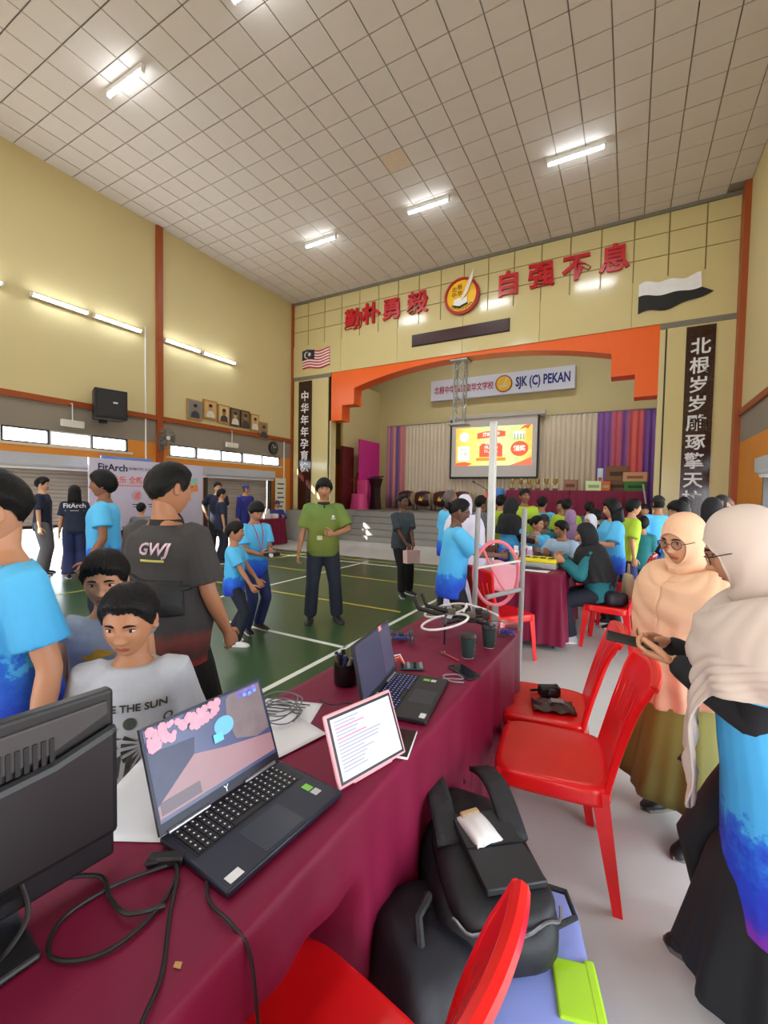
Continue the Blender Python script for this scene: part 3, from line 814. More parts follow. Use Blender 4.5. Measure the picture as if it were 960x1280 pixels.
def person(label, loc, face, H_=1.6, hh=None, build=1., skin='tan', lod=1, lean=0, side=0, hyaw=0, hpitch=0, htilt=0, hair='short', hairth=.016, hair_mat=None,
           top=None, bottom=None, hijab=None, arms=None, feet=None, seat=None, group=None, shoes=(24, 24, 26), belly=0, sw=1., shoe_sole=(230, 230, 230),
           hands=None, extra=None, elbows=None, fem=False, glasses=None, neckcol=None, legs_b=1.):
    """a standing or seated figure. face: heading in degrees, 0 = towards the stage, counter-clockwise. lod 0 near .. 2 far"""
    k = H_ / 1.7
    hh = hh or .225 * (H_ / 1.7) ** .45
    hs = hh / .232
    vox = (.0085, .013, .019)[lod] * max(.75, min(1, k)); n = (14, 10, 8)[lod]
    root = thing('person', label, 'person', (loc[0], loc[1], 0), math.radians(face), group)
    R = P(); R.root = root
    neck = H_ - hh - .045 * k
    seat_h = seat if seat else None
    hipz = (seat_h + .09 * k) if seat_h else (.53 if hh / H_ < .145 else .505) * H_
    L = neck - hipz if not seat_h else .53 * k
    if not seat_h: neck_len = L
    sd = Vector((math.sin(math.radians(side)), math.sin(math.radians(lean)), math.cos(math.radians(lean)))).normalized()
    pel = Vector((0, 0, hipz))
    X = Vector((1, 0, 0)); X = (X - sd * X.dot(sd)).normalized(); Y = sd.cross(X)
    if Y.y < 0: Y = -Y
    lat = (.5 + .5 * k) * build
    tk = L / (.53) if L > 0 else 1
    def sect(t, grow=0., gb=None):
        for a, c in zip(TORSO, TORSO[1:]):
            if t <= c[0]: break
        q = (t - a[0]) / (c[0] - a[0]); q = max(0, min(1, q))
        rx, ry, oy = [a[i] + (c[i] - a[i]) * q for i in (1, 2, 3)]
        if fem and .3 < t < .9: rx *= .93
        bl = belly * math.exp(-((t - .22) / .26) ** 2)
        f = k * build * (1 if .9 > t else 1 / build ** .7)
        return pel + sd * (t * L) + Y * (oy * k + bl * .5), rx * f * sw + bl * .35 + grow, ry * f + bl * .5 + grow
    nk = pel + sd * L
    # ---- limbs
    shw = .172 * k * sw * (build ** .6) * (.92 if fem else 1)
    S = {'R': pel + sd * L * .895 + X * shw, 'L': pel + sd * L * .895 - X * shw}
    l1, l2 = .285 * k, .245 * k
    A = {}
    dfl = {'R': (.24 * k * build ** .5, .03 * k, hipz - .06 * k), 'L': (-.24 * k * build ** .5, .03 * k, hipz - .06 * k)}
    for sd_ in 'RL':
        tgt = (arms or {}).get(sd_) or dfl[sd_]
        sx = 1 if sd_ == 'R' else -1
        pole = (elbows or {}).get(sd_) or (sx * .5, -1, -.3)
        e, w = ik(S[sd_], tgt, l1, l2, pole)
        A[sd_] = (S[sd_], e, w)
    Hp = {'R': pel + Vector((.085 * k * build, 0, -.01)), 'L': pel + Vector((-.085 * k * build, 0, -.01))}
    LG = {}
    for sd_ in 'RL':
        sx = 1 if sd_ == 'R' else -1
        if feet and sd_ in feet: fx, fy, fyaw = feet[sd_]
        elif seat_h: fx, fy, fyaw = sx * .1 * k, .40 * k, sx * 5
        else: fx, fy, fyaw = sx * .1 * k, sx * .02, sx * 10
        an = Vector((fx, fy - .03 * k, .075 * k))
        th, sh = (.245 * H_, .245 * H_)
        kn, an = ik(Hp[sd_], an, max(th, (Hp[sd_] - an).length * .505), max(sh, (Hp[sd_] - an).length * .5), (sx * .1, 1, .35 if seat_h else 0))
        LG[sd_] = (Hp[sd_], kn, an, fyaw)
    ab = k * (.55 + .45 * build)
    # ---- body: one skin
    b = MB()
    b.loft([ell_ring(*(lambda s: (s[0], X, Y, s[1], s[2]))(sect(t))) for t in [q[0] for q in TORSO]], True)
    for sd_ in 'RL':
        a, e, w = A[sd_]
        b.limb([a, a.lerp(e, .5), e, e.lerp(w, .35), w], [.050 * ab, .044 * ab, .037 * ab, .038 * ab, .025 * ab], n, 0, 3)
        h, kn, an, _y = LG[sd_]
        b.limb([h, h.lerp(kn, .5), kn, kn.lerp(an, .3), an], [.085 * ab * legs_b, .072 * ab * legs_b, .052 * ab, .053 * ab, .034 * ab], n, 0, 3)
    hc = nk + sd * (.03 * k) + Vector((0, .012 * k, 0)) + Vector((0, 0, hh * .5 + .012 * k))
    HR = Euler((math.radians(-hpitch), math.radians(htilt), math.radians(hyaw)), 'ZXY').to_matrix()
    piv = Vector((0, -.015, -.06)) * hs
    HM = lambda p: hc + piv + HR @ (Vector(p) * hs - piv)
    neck_top = HM((0, -.022, -.06))
    b.limb([nk - sd * .05 * k, nk.lerp(neck_top, .5), neck_top], [.056 * ab, .050 * hs * (.8 + .2 * build), .050 * hs * (.8 + .2 * build)], 14, 0, 3)
    bme = remesh(b, 'body', skin_m(skin), vox)
    # head, ears and hands join the same skin
    b = MB()
    nu, nv = ((76, 78), (44, 44), (30, 30))[lod]
    hv, hf, hm = head_grid(nu, nv)
    wide = 1 + .12 * (build - 1)
    o0 = len(b.v); b.v.extend([tuple(HM((p[0] * wide, p[1], p[2]))) for p in hv]); b.f.extend([tuple(i + o0 for i in f) for f in hf]); b.m.extend(hm)
    if not hijab:
        for sx in (-1, 1):
            M3 = HR @ Euler((0, 0, sx * .35)).to_matrix()
            b.ball(HM((sx * .077 * wide, -.010, -.002)), (.008 * hs, .019 * hs, .031 * hs), 10, 8, 0, M3)
            b.ball(HM((sx * .080 * wide, -.006, -.020)), (.006 * hs, .009 * hs, .011 * hs), 8, 6, 0, M3)
    R.hands = {}
    for sd_ in 'RL':
        a, e, w = A[sd_]
        sx = 1 if sd_ == 'R' else -1
        hd = (hands or {}).get(sd_)
        if hd == 'none': continue
        d = (w - e).normalized(); pl = Vector((-sx, .25, 0)); curl = .45
        if hd:
            d = Vector(hd[0]); pl = Vector(hd[1]); curl = hd[2]
        t = d.cross(pl); want = Vector((0, 1, .35)) if not (hd and len(hd) > 3) else Vector(hd[3])
        hand_geo(b, w, d, pl, 1 if t.dot(want) > 0 else -1, .95 * k ** .8, curl, 7 if lod else 9)
        R.hands[sd_] = (w, d)
    hme = b.mesh('h', [skin_m(skin), lip_m(skin)], 60)
    bme.materials.clear(); bme.materials.append(skin_m(skin)); bme.materials.append(lip_m(skin))
    bm = bmesh.new(); bm.from_mesh(bme); bm.from_mesh(hme)
    for f_ in bm.faces: f_.smooth = True
    bm.to_mesh(bme); bm.free(); bpy.data.meshes.remove(hme)
    bo = link(bpy.data.objects.new('body', bme), root)
    # ---- face
    if lod < 2 or abs(hyaw) < 200:
        for sx in (-1, 1):
            e = MB(); e.ball(HM((sx * .031, .0705, .0075)), (.0138 * hs, .0098 * hs, .0058 * hs), 12, 8, 0, HR)
            e.ball(HM((sx * .031, .0765, .0072)), (.0070 * hs, .0042 * hs, .0058 * hs), 10, 6, 1, HR)
            e.build('eye', [eye_w, eye_d], bo, 60)
            br = MB(); br.tube([HM((sx * (.013 + .035 * q), .0905 - .0145 * q * q - .002, .0265 + .005 * math.sin(PI * q) - .003 * q)) for q in (0, .25, .5, .75, 1)], [.0030 * hs, .0042 * hs, .004 * hs, .003 * hs, .0012 * hs], 6, flat=1)
            br.build('eyebrow', hair_m_of(hair_mat), bo)
            if lod == 0:
                ls = MB(); ls.tube([HM((sx * (.0175 + .027 * q), .0805 - .008 * q * q, .0112 + .0045 * math.sin(PI * q))) for q in (0, .25, .5, .75, 1)], .0013 * hs, 5); ls.build('eyelash', hair_b, bo)
    # ---- hair
    if hair and not hijab:
        st = 'short' if hair in ('short',) else hair
        hb = MB(); nu2, nv2 = ((64, 22), (36, 12), (24, 9))[lod]
        th = hairth
        cap = st == 'cap'
        ph = random.random() * 6
        def hp(fu, fv):
            u = umap(-PI + 2 * PI * fu); zl = line_z(st, u)
            if not cap: zl += .002 * math.sin(u * 7 + ph) + (.0022 * math.sin(u * 29 + ph) + .0015 * math.sin(u * 53) if lod == 0 else 0)
            v1 = v_of(u, zl); v = max(.001, v1 * fv); x, y, z = head_pt(u, v)
            if y > 0.03: # hair ignores the facial bumps
                X_, Y_ = math.sin(v) * math.sin(u), math.sin(v) * math.cos(u); y = .090 * Y_ + .001
            g = .0035 + th * (1 - smooth(.78 if not cap else .97, 1.0, fv)) * (1 + .25 * math.cos(v))
            g += (0 if cap else .0022 * math.sin(u * 31 + 5 * math.sin(v * 4)) * min(1, v * 2))
            nrm = Vector((x / .076 ** 2, y / .095 ** 2, z / .116 ** 2)).normalized()
            p = Vector((x * wide, y, z)) + nrm * g
            return HM(p)
        hb.grid(hp, nu2, nv2, True)
        hm_ = hair_m_of(hair_mat)
        ho = hb.build('hair' if not cap else 'cap', hm_, root, 70)
        if cap:
            bb = MB(); bb.grid(lambda u, v: HM(((u - .5) * .15 * (1 - .25 * v * v), .075 + .02 * (1 - (2 * u - 1) ** 2) + .065 * v * (1 - .5 * (2 * u - 1) ** 2), .056 - .022 * v - .02 * (2 * u - 1) ** 2)), 12, 6); bb.build('brim', hm_, root, 60, solid=.006)
            hb2 = MB(); hb2.grid(lambda u, v: HM(Vector(head_pt(umap(PI * .5 + PI * u), v_of(2.5, .05 - .1 * v))) * 1.05), 16, 6); hb2.build('hair', hair_b, root, 60)
        if hair == 'tied':
            t_ = MB(); t_.ball(HM((0, -.125, .03)), (.042 * hs, .036 * hs, .042 * hs), 14, 10); t_.build('hair_bun', hm_, root, 60)
        if hair == 'bob' and lod < 3:
            t_ = MB(); t_.grid(lambda u, v: HM((.092 * math.sin(umap(1.1 + (2 * PI - 2.2) * u)) * (1 + .1 * v), .108 * math.cos(1.1 + (2 * PI - 2.2) * u) - .012, -.0 - .17 * v + .01 * math.sin(u * 14))), 24, 6); t_.build('hair_lengths', hm_, root, 60, solid=.012)
    # ---- clothes
    top = dict(top or {}); tp = dict(m=None, sleeve=.55, hem=-.24, loose=.016, collar=None); tp.update(top)
    if tp['m']:
        b = MB()
        lo = tp['loose'] * k
        ts = [tp['hem'], tp['hem'] * .6, -.02, .15, .3, .45, .6, .72, .82, .885, .94, .985]
        rings = []
        for t in ts:
            c, rx, ry = sect(max(t, -.05), lo * (1.5 if t < .5 else 1) if t < .9 else lo * .6)
            c = c + sd * ((t - max(t, -.05)) * L)
            if t < 0 and tp.get('flare'): rx *= 1 + tp['flare'] * -t; ry *= 1 + tp['flare'] * -t
            if seat_h and t < -.05: c = c + Y * (-(t + .05) * .15)
            rings.append(ell_ring(c, X, Y, rx, ry, 24))
        b.loft(rings, True)
        for sd_ in 'RL':
            a, e, w = A[sd_]; sl = tp['sleeve']
            in_ = a + (nk - a) * .3 - sd * .02
            r0, r1, r2 = .057 * ab + lo, .051 * ab + lo * 1.15, .040 * ab + lo * .9
            if sl <= 1:
                q = a.lerp(e, sl); b.limb([in_, a, a.lerp(e, sl * .5)], [r0 * .8, r0 * .92, r0 * .95], 14, 0, 3)
                b.tube([a.lerp(e, .02), a.lerp(e, sl * .6), q], [r0 * .9, r0 * 1.0, r1 * 1.14], 14)
            else:
                q = e.lerp(w, sl - 1); b.limb([in_, a, e], [r0 * .8, r0 * .9, r1 * .92], 14, 0, 4)
                b.tube([e, e.lerp(q, .5), q], [r1 * .92, r1 * .86, r2 * 1.12], 14)
        sme = remesh(b, 'shirt', tp['m'], vox * (1.0 if lod else .9), 4)
        sme.materials.clear(); sme.materials.append(tp['m']); sme.shade_smooth()
        R.shirt = link(bpy.data.objects.new(tp.get('name', 'shirt'), sme), root)
        if tp['collar']:
            cb = MB()
            cn = nk - sd * .012 * k
            cb.grid(lambda u, v: cn + (X * math.sin(2 * PI * u) * (.068 + .012 * (1 - v)) * (.8 + .2 * build) + Y * math.cos(2 * PI * u) * (.066 + .016 * (1 - v)) * (.8 + .2 * build)) * k + sd * (v * .042 - .012 - (.03 * (1 - v) * max(0, math.cos(2 * PI * u)) ** 8)) * k, 28, 4, True)
            cb.build('collar', tp['collar'], root, 60, solid=.007)
    bt = dict(m=None, kind='trousers', loose=.014); bt.update(bottom or {})
    if bt['m']:
        b = MB(); lo = bt['loose'] * k
        if bt['kind'] == 'trousers':
            b.loft([ell_ring(*(lambda s: (s[0], X, Y, s[1], s[2]))(sect(t, lo * .8)), 20) for t in (-.17, -.1, 0, .1, .2)], True)
            for sd_ in 'RL':
                h, kn, an, fy = LG[sd_]; q = kn.lerp(an, bt.get('len', .97))
                r = (.088 * ab * legs_b + lo, .070 * ab * legs_b + lo, .056 * ab + lo * 1.2, .050 * ab + lo * 1.5)
                b.limb([h, h.lerp(kn, .5), kn], [r[0], (r[0] + r[2]) * .52, r[2]], 14, 0, 4)
                b.tube([kn + (h - kn).normalized() * .02, kn, kn.lerp(q, .5), q], [r[2], r[2], r[3] * 1.04, r[3] * (1 + bt.get('flare', 0))], 14)
            tme = remesh(b, 'trousers', bt['m'], vox * (1 if lod else .95), 4)
            tme.materials.clear(); tme.materials.append(bt['m']); tme.shade_smooth()
            link(bpy.data.objects.new('trousers', tme), root)
        else:
            for sd_ in 'RL':
                h, kn, an, fy = LG[sd_]; MB().tube([h, h.lerp(kn, .5), kn, kn.lerp(an, .5), an], [.095 * ab, .085 * ab, .065 * ab, .06 * ab, .048 * ab], 12).build('legging', bt['m'] if bt.get('dark', 1) else blk, root, 60)
            z0 = bt.get('z0', hipz + .1 * k); z1 = bt.get('z1', .12)
            def sk(u, v):
                a = 2 * PI * u; z = z0 + (z1 - z0) * v
                f = smooth(0, .25, v); rx = (.15 + .03 * f + .07 * v * bt.get('wide', 1)) * k * build; ry = (.11 + .025 * f + .09 * v * bt.get('wide', 1)) * k * build
                fold = 1 + .07 * v * math.sin(a * 9 + 1.3 * math.sin(a * 2)) + .03 * v * math.sin(a * 17)
                return Vector((rx * math.cos(a) * fold + bt.get('dx', 0) * v, ry * math.sin(a) * fold + bt.get('dy', 0) * v, z + (.0)))
            b.grid(sk, 90 if lod == 0 else 44, 16, True)
            b.build('skirt', bt['m'], root, 60, solid=.006)
    # ---- shoes
    if shoes is not None:
        for sd_ in 'RL':
            h, kn, an, fy = LG[sd_]; q = Matrix.Rotation(math.radians(-fy), 3, 'Z')
            b = MB(); rings = []
            for y, w, z0, z1 in ((-.075, .018, .012, .05), (-.065, .032, .004, .085), (-.02, .036, .0, .095), (.05, .038, .0, .085), (.10, .044, .0, .062), (.155, .042, .0, .048), (.185, .028, .002, .036), (.195, .012, .008, .024)):
                rings.append([Vector((an.x, an.y, 0)) + q @ (Vector((w * math.cos(2 * PI * j / 12), y, (z0 + z1) / 2 + (z1 - z0) / 2 * math.sin(2 * PI * j / 12))) * k) for j in range(12)])
            b.loft(rings, True)
            so = b.build('shoe', mat('shoe_%d_%d_%d' % shoes, shoes, .5), root, 60)
            b = MB(); pts = [(-.03, -.072), (.03, -.072), (.04, -.02), (.045, .1), (.036, .17), (0, .2), (-.036, .17), (-.045, .1), (-.04, -.02)]
            b.prism(pts, lambda u, v, d: Vector((an.x, an.y, 0)) + q @ (Vector((u, v, d)) * k), 0, .02)
            b.build('sole', mat('sole_%d_%d_%d' % shoe_sole, shoe_sole, .6), so)
    # ---- headscarf
    if hijab:
        hj = dict(m=None, drop=.40, wide=1., front=0., folds=9, amp=1., back=0., fpow=3); hj.update(hijab)
        ns, nr = ((110, 120), (56, 60), (32, 32))[lod]
        D = hj['drop']
        tb = sect(.8)
        def op(z): # half angle of the face opening
            q = (z + .020) / .079
            return .88 * math.sqrt(max(0, 1 - q * q))
        def hf_(fu, fv):
            # first part: the head down to the chin (follows the head), second part: the drape (follows the torso)
            if fv < .58:
                q = fv / .58; z = .132 * math.cos(q * 1.02 * PI) - .004 if q < .5 else -.005 - .137 * (q - .5) / .5
                if q < .5: rr = math.sin(q * PI) ** .8
                else: rr = 1 - .14 * ((q - .5) * 2) ** 2
                phi = op(z)
                a = phi + (2 * PI - 2 * phi) * fu
                rx, ry = .087 * rr, (.112 if math.cos(a) < 0 else .097) * rr
                fo = 1 + .012 * hj['amp'] * math.sin(a * 7 + z * 60) * smooth(.1, .6, q)
                p = Vector((rx * math.sin(a) * fo, ry * math.cos(a) * fo - .006, z))
                if -.112 < z < .075:
                    ew = (1 - smooth(.0, .10, min(fu, 1 - fu))) * smooth(-.112, -.095, z) * (1 - smooth(.058, .075, z))
                    if ew > 0:
                        uu = a if a < PI else a - 2 * PI; hx, hy, hz = head_pt(uu, v_of(uu, z)); hp_ = Vector((hx * 1.04, hy + .004, z))
                        p = p.lerp(hp_, ew)
                return HM(p)
            q = (fv - .58) / .42; a = 2 * PI * fu
            p0 = HM((.087 * .86 * math.sin(a), (.112 if math.cos(a) < 0 else .097) * .86 * math.cos(a) - .006, -.142))
            c, rx, ry = sect(.84); c2, rx2, ry2 = sect(max(-.05, .84 - D / L))
            tp_l = tp['loose'] * k; shx = (shw + .057 * ab + tp_l + .012) * hj['wide']
            fr = max(0, math.cos(a)); bk = max(0, -math.cos(a))
            if q < .35:
                w = q / .35
                tgt = c + X * shx * math.sin(a) * .98 + Y * (ry + tp_l * 1.6 + .03) * math.cos(a) + sd * (.02 - .03 * abs(math.sin(a)))
                e = smooth(0, 1, w)
                zz = p0.z + (tgt.z - p0.z) * w ** 1.25
                p = p0.lerp(tgt, w ** .9); p.z = p0.z + (tgt.z - p0.z) * w ** (.95 + 1.7 * abs(math.sin(a))); p += sd * (.034 * abs(math.sin(a)) * math.sin(PI * w))
            else:
                w = (q - .35) / .65
                dr = D * (1 + hj['front'] * fr ** hj['fpow'] + hj['back'] * bk)
                cw, rxw, ryw = sect(max(-.1, .84 - dr * w / L))
                gy = max(ry, ryw) + tp_l * 1.6 + .03
                p = c + X * (shx * (1 + .06 * w)) * math.sin(a) + Y * ((gy + (.03 * fr + .02) * w) * math.cos(a)) - sd * (dr * w + .01 + .03 * abs(math.sin(a)) * (1 - w))
            f = (.011 * smooth(.3, .9, q) * math.sin(a * (hj['folds'] + 6) + 3 * q + 1.7 * math.sin(a * 2)) + .0062 * smooth(.04, .2, q) * (1 - .5 * smooth(.6, 1, q)) * (abs(math.sin(PI * (q * 7 - 2.4 * fr + .35 * math.sin(3 * a)))) ** .7 * 2 - 1) * (.25 + .75 * fr)) * hj['amp'] * k
            rd = Vector((math.sin(a), math.cos(a), 0))
            return p + rd * f
        hb = MB(); hb.grid(hf_, ns + 1, nr)
        R.hijab = hb.build('headscarf', hj['m'], root, 75, solid=.006)
        rim = MB(); pts = []
        for sgn in (1, -1):
            zs = [-.0985 + .157 * i / 16 for i in range(17)]
            if sgn < 0: zs = zs[::-1]
            for z in zs:
                ph = max(.02, op(z))
                q = .5 + (.5 * (-.005 - z) / .137 if z < -.005 else -math.asin(min(1, (z + .009) / .132)) / PI)
                rr = (1 - .14 * ((q - .5) * 2) ** 2) if q > .5 else math.sin(q * PI) ** .8
                hx, hy, hz = head_pt(sgn * ph, v_of(0, z)); pts.append(HM((hx * 1.04, hy + .005, z)))
        rim.tube(pts, .0045 * hs, 6, closed=True); rim.build('scarf_edge', hj['m'], root, 60)
    if glasses:
        g = MB()
        for sx in (-1, 1):
            g.tube([HM((sx * .034 + .024 * math.cos(a), .094 - .004 * abs(math.cos(a)), .004 + .019 * math.sin(a))) for a in [2 * PI * i / 18 for i in range(18)]], .0019 * hs, 6, closed=True)
            g.tube([HM((sx * .058, .09, .010)), HM((sx * .076, .07, .010)), HM((sx * .082, .0, .006))], .0018 * hs, 5)
        g.tube([HM((-.011, .097, .008)), HM((0, .099, .010)), HM((.011, .097, .008))], .0018 * hs, 5)
        go = g.build('glasses', mat('glasses_frame_' + glasses, (40, 30, 28) if glasses == 'dark' else (90, 60, 50), .25), root)
        for sx in (-1, 1):
            l = MB(); l.lathe([(.022 * hs, 0), (.022 * hs, .001)], 16, HM((sx * .034, .093, .004)), ax=HR @ Vector((0, 1, 0))); l.build('lens', glass('lens_glass', (.93, .93, .93), .08), go)
    R.HM, R.A, R.sect, R.nk, R.X, R.Y, R.sd, R.LG, R.k = HM, A, sect, nk, X, Y, sd, LG, k
    R.pel = pel
    return R
def hair_m_of(m): return m or hair_b
# ------------------------------------------------------------------ tables under maroon cloths
maroon = mat('maroon_satin_cloth', (118, 16, 54), .55, var=.1, vs=6, bump=.1, bs=7, spec=.3)
tbl_m = mat('table_laminate', (190, 180, 168), .5)
def cloth_table(cx, cy, w, d, rot, label, clabel, h=.75, hem=.02, pleat=.022, n=220, group='tables under maroon cloths', seed=0, waves=None, dent=None):
    t = thing('folding_table', label, 'table', (cx, cy, 0), rot, group)
    MB().box(-w / 2 + .01, w / 2 - .01, -d / 2 + .01, d / 2 - .01, h - .035, h - .006).build('tabletop', tbl_m, t, bevel=.004)
    for sx in (-1, 1):
        for sy in (-1, 1): MB().tube([(sx * (w / 2 - .06), sy * (d / 2 - .08), 0), (sx * (w / 2 - .06), sy * (d / 2 - .08), h - .036)], .014, 8).build('leg', black, t)
    c = thing('tablecloth', clabel, 'tablecloth', (cx, cy, 0), rot, 'maroon tablecloths')
    per = 2 * (w + d); rnd = random.Random(seed); ph = [rnd.random() * 6 for _ in range(6)]
    def edge(s):
        s = (s % 1) * per
        for L_, (ox, oy), (dx, dy) in ((w, (-w / 2, -d / 2), (1, 0)), (d, (w / 2, -d / 2), (0, 1)), (w, (w / 2, d / 2), (-1, 0)), (d, (-w / 2, d / 2), (0, -1))):
            if s <= L_: return Vector((ox + dx * s, oy + dy * s, 0)), Vector((dy, -dx, 0)), min(s, L_ - s)
            s -= L_
        return Vector((-w / 2, -d / 2, 0)), Vector((0, -1, 0)), 0
    wv = waves or per * 4.2
    def fn(u, v):
        p, nrm, cd = edge(u)
        cn = max(0, 1 - cd / .12)
        out = p.normalized() if cn > 0 else nrm
        nn = (nrm * (1 - cn) + out * cn).normalized()
        if v < .12: # from inside the top to the edge
            q = v / .12; return Vector((p.x * (.5 + .5 * q), p.y * (.5 + .5 * q), h))
        q = (v - .12) / .88
        if q < .12:
            a = q / .12 * PI / 2; r = .012
            return p + nn * r * math.sin(a) + Vector((0, 0, h - r + r * math.cos(a)))
        q = (q - .12) / .88
        a = 2 * PI * wv * u
        f = pleat * q ** .7 * (math.sin(a + 1.5 * math.sin(a * .31 + ph[0])) + .5 * math.sin(a * 1.9 + ph[1]))
        if dent and nrm.x > .5:
            f -= dent[2] * (1 - smooth(.44, .60, h * (1 - q))) * smooth(dent[0] - .08, dent[0], p.y) * (1 - smooth(dent[1], dent[1] + .08, p.y))
        return p + nn * (.012 + f + pleat * 1.3 * q ** .8 + .05 * cn * q) + Vector((0, 0, (h - .012) * (1 - q) + hem * q))
    MB().grid(fn, n, 22, True).build('cloth', maroon, c, 75)
    MB().box(-w / 4 - .005, w / 4 + .005, -d / 4 - .005, d / 4 + .005, h - .004, h + .0002).build('cloth_middle', maroon, c, 0)
    return t
T1R = -.02                                          # the front table runs almost straight to the stage
cloth_table(-.833, .70, .56, 3.62, T1R, 'long table with laptops under the maroon cloth in the foreground', 'long maroon cloth draped over the laptop table in the foreground', n=520, seed=3, pleat=.016, waves=34, dent=(-.36, .13, .20))
cloth_table(-.88, 5.12, .66, 1.2, 0, 'table with the yellow box under its maroon cloth', 'maroon cloth on the second table with the yellow box', seed=5, n=260, hem=.06)
cloth_table(-9.1, 9.2, .6, 1.2, 0, 'small table near the left pillar under maroon cloth', 'maroon cloth on the small table near the left pillar', seed=6, n=160)
cloth_table(-8.78, 5.2, .5, 2.0, 0, 'table in front of the banner under maroon cloth', 'maroon cloth on the table before the banner', seed=7, n=160)
cloth_table(.05, 8.05, .7, 1.0, 0, 'table among the crowd at the right under maroon cloth', 'maroon cloth on the table behind the red chairs at the right', seed=8, n=140)
for x, lab in ((-2.3, 'left table of prizes'), (-.55, 'right table of boxes')):
    t = cloth_table(x, 13.3, 1.7, .6, 0, lab + ' on the stage', 'maroon cloth on the ' + lab + ' on the stage', seed=9, n=140)
for nm in ('folding_table', 'tablecloth'):
    for o in [q for q in bpy.data.objects if q.name.split('.')[0] == nm and q.location.y > 13]: o.location.z = .95

# ------------------------------------------------------------------ red plastic chairs
redpl = mat('red_plastic', (222, 22, 26), .24, var=.03, spec=.5)
def make_chair():
    """faces local +y; seat 0.44 high"""
    t = thing('plastic_chair', 'x', 'chair', (0, 0, 0), 0, 'red plastic chairs')
    b = MB()
    def seat(u, v):
        # rows from centre outwards, then skirt
        a = 2 * PI * u; e = .35
        cx, sy = math.copysign(abs(math.cos(a)) ** e, math.cos(a)), math.copysign(abs(math.sin(a)) ** e, math.sin(a))
        wx, wy = .20, .20
        if v < .7:
            q = v / .7; z = .437 - .012 * (1 - q ** 2) + (-.006 * max(0, sy) * q)
            x, y = cx * wx * q, sy * wy * q
            return (x * (1 - .06 * (y < 0)), y, z)
        q = (v - .7) / .3
        if q < .4:
            w = q / .4; return (cx * (wx + .012 * math.sin(w * PI / 2)), sy * (wy + .012 * math.sin(w * PI / 2)), .437 - .012 * (1 - math.cos(w * PI / 2)) - .006 * max(0, sy))
        w = (q - .4) / .6
        return (cx * (wx + .012 + .004 * w), sy * (wy + .012 + .004 * w), .425 - .05 * w)
    b.grid(seat, 60, 22, True); b.build('seat', redpl, t, 50, solid=.006)
    for sx in (-1, 1):
        for sy in (-1, 1):
            b = MB()
            tx, ty, bx, by = sx * .188, sy * .188, sx * (.205 if sy > 0 else .212), sy * (.215 if sy > 0 else .245)
            rings = []
            for q in (0, .15, .5, 1):
                w = .062 - .030 * q; z = .425 * (1 - q)
                x, y = tx + (bx - tx) * q, ty + (by - ty) * q
                o_ = .012
                # angle section (two walls meeting at the outer corner)
                ring = [(0, 0), (-w, 0), (-w, -.008), (-.012, -.014), (-.014, -.012), (-.008, -w), (0, -w)]
                rings.append([Vector((x + sx * (o_ + u), y + sy * (o_ + v_), z)) for u, v_ in ring])
            b.loft(rings, True); b.build('leg', redpl, t, 30)
    def bp(u, v):
        # u across, v up; curved back that flares at the top
        z = .40 + .47 * v
        hw = .185 - .025 * math.sin(PI * min(1, v * 1.15)) + .022 * smooth(.6, 1, v)
        s = 2 * u - 1
        lean = -.185 - .10 * v - .03 * v * v
        cur = .035 * (1 - s * s) * (.4 + .6 * v)
        z2 = z - .025 * smooth(.75, 1, v) * s * s
        return (s * hw, lean - cur, z2)
    NU, NV = 35, 26
    b = MB()
    sl = {5, 10, 15, 18, 23, 28}
    b.grid(bp, NU, NV, skip=lambda i, j: i in sl and 11 <= j <= 17)
    bk = b.build('backrest', redpl, t, 50, solid=.009)
    b = MB(); top = [Vector(bp(i / 16, 1)) for i in range(17)]
    b.tube([p + Vector((0, -.010, -.006)) for p in top], .016, 8); b.build('top_rail', redpl, t)
    for s in (0, 1):
        b = MB(); b.tube([Vector(bp(s, i / 10)) + Vector((0, -.006, 0)) for i in range(11)], [.016 - .004 * abs(i - 5) / 5 for i in range(11)], 8); b.build('side_rail', redpl, t)
    return t
ch0 = make_chair()
def chair(i, x, y, rot, label, z=0):
    if i == 0:
        ch0.location = (x, y, z); ch0.rotation_euler = (0, 0, math.radians(rot)); ch0['label'] = label; return ch0
    return dup(ch0, (x, y, z), math.radians(rot), label)
chair(0, -.25, 1.93, 97, 'nearer of the two empty red chairs beside the laptop table')
chair(1, -.36, 2.38, 94, 'red chair holding the camera and snack pouch beside the laptop table')
chair(2, -.49, .585, 81, 'red chair at the bottom edge of the picture, tucked against the table')
chair(3, -.14, 4.98, 82, 'front red chair of the row at the second table')
chair(4, -.10, 5.50, 82, 'middle red chair of the row at the second table')
chair(5, -.04, 6.10, 80, 'rear red chair of the row at the second table')
chair(6, -1.0, 4.1, -35, 'red chair behind the pink hoop with pale paper on its back')
chair(7, -1.12, 6.28, 190, 'red chair under the ponytail girl at the far end of second table')
chair(8, -.72, 6.2, 172, 'red chair under the pale-shirted boy at the far end of second table')
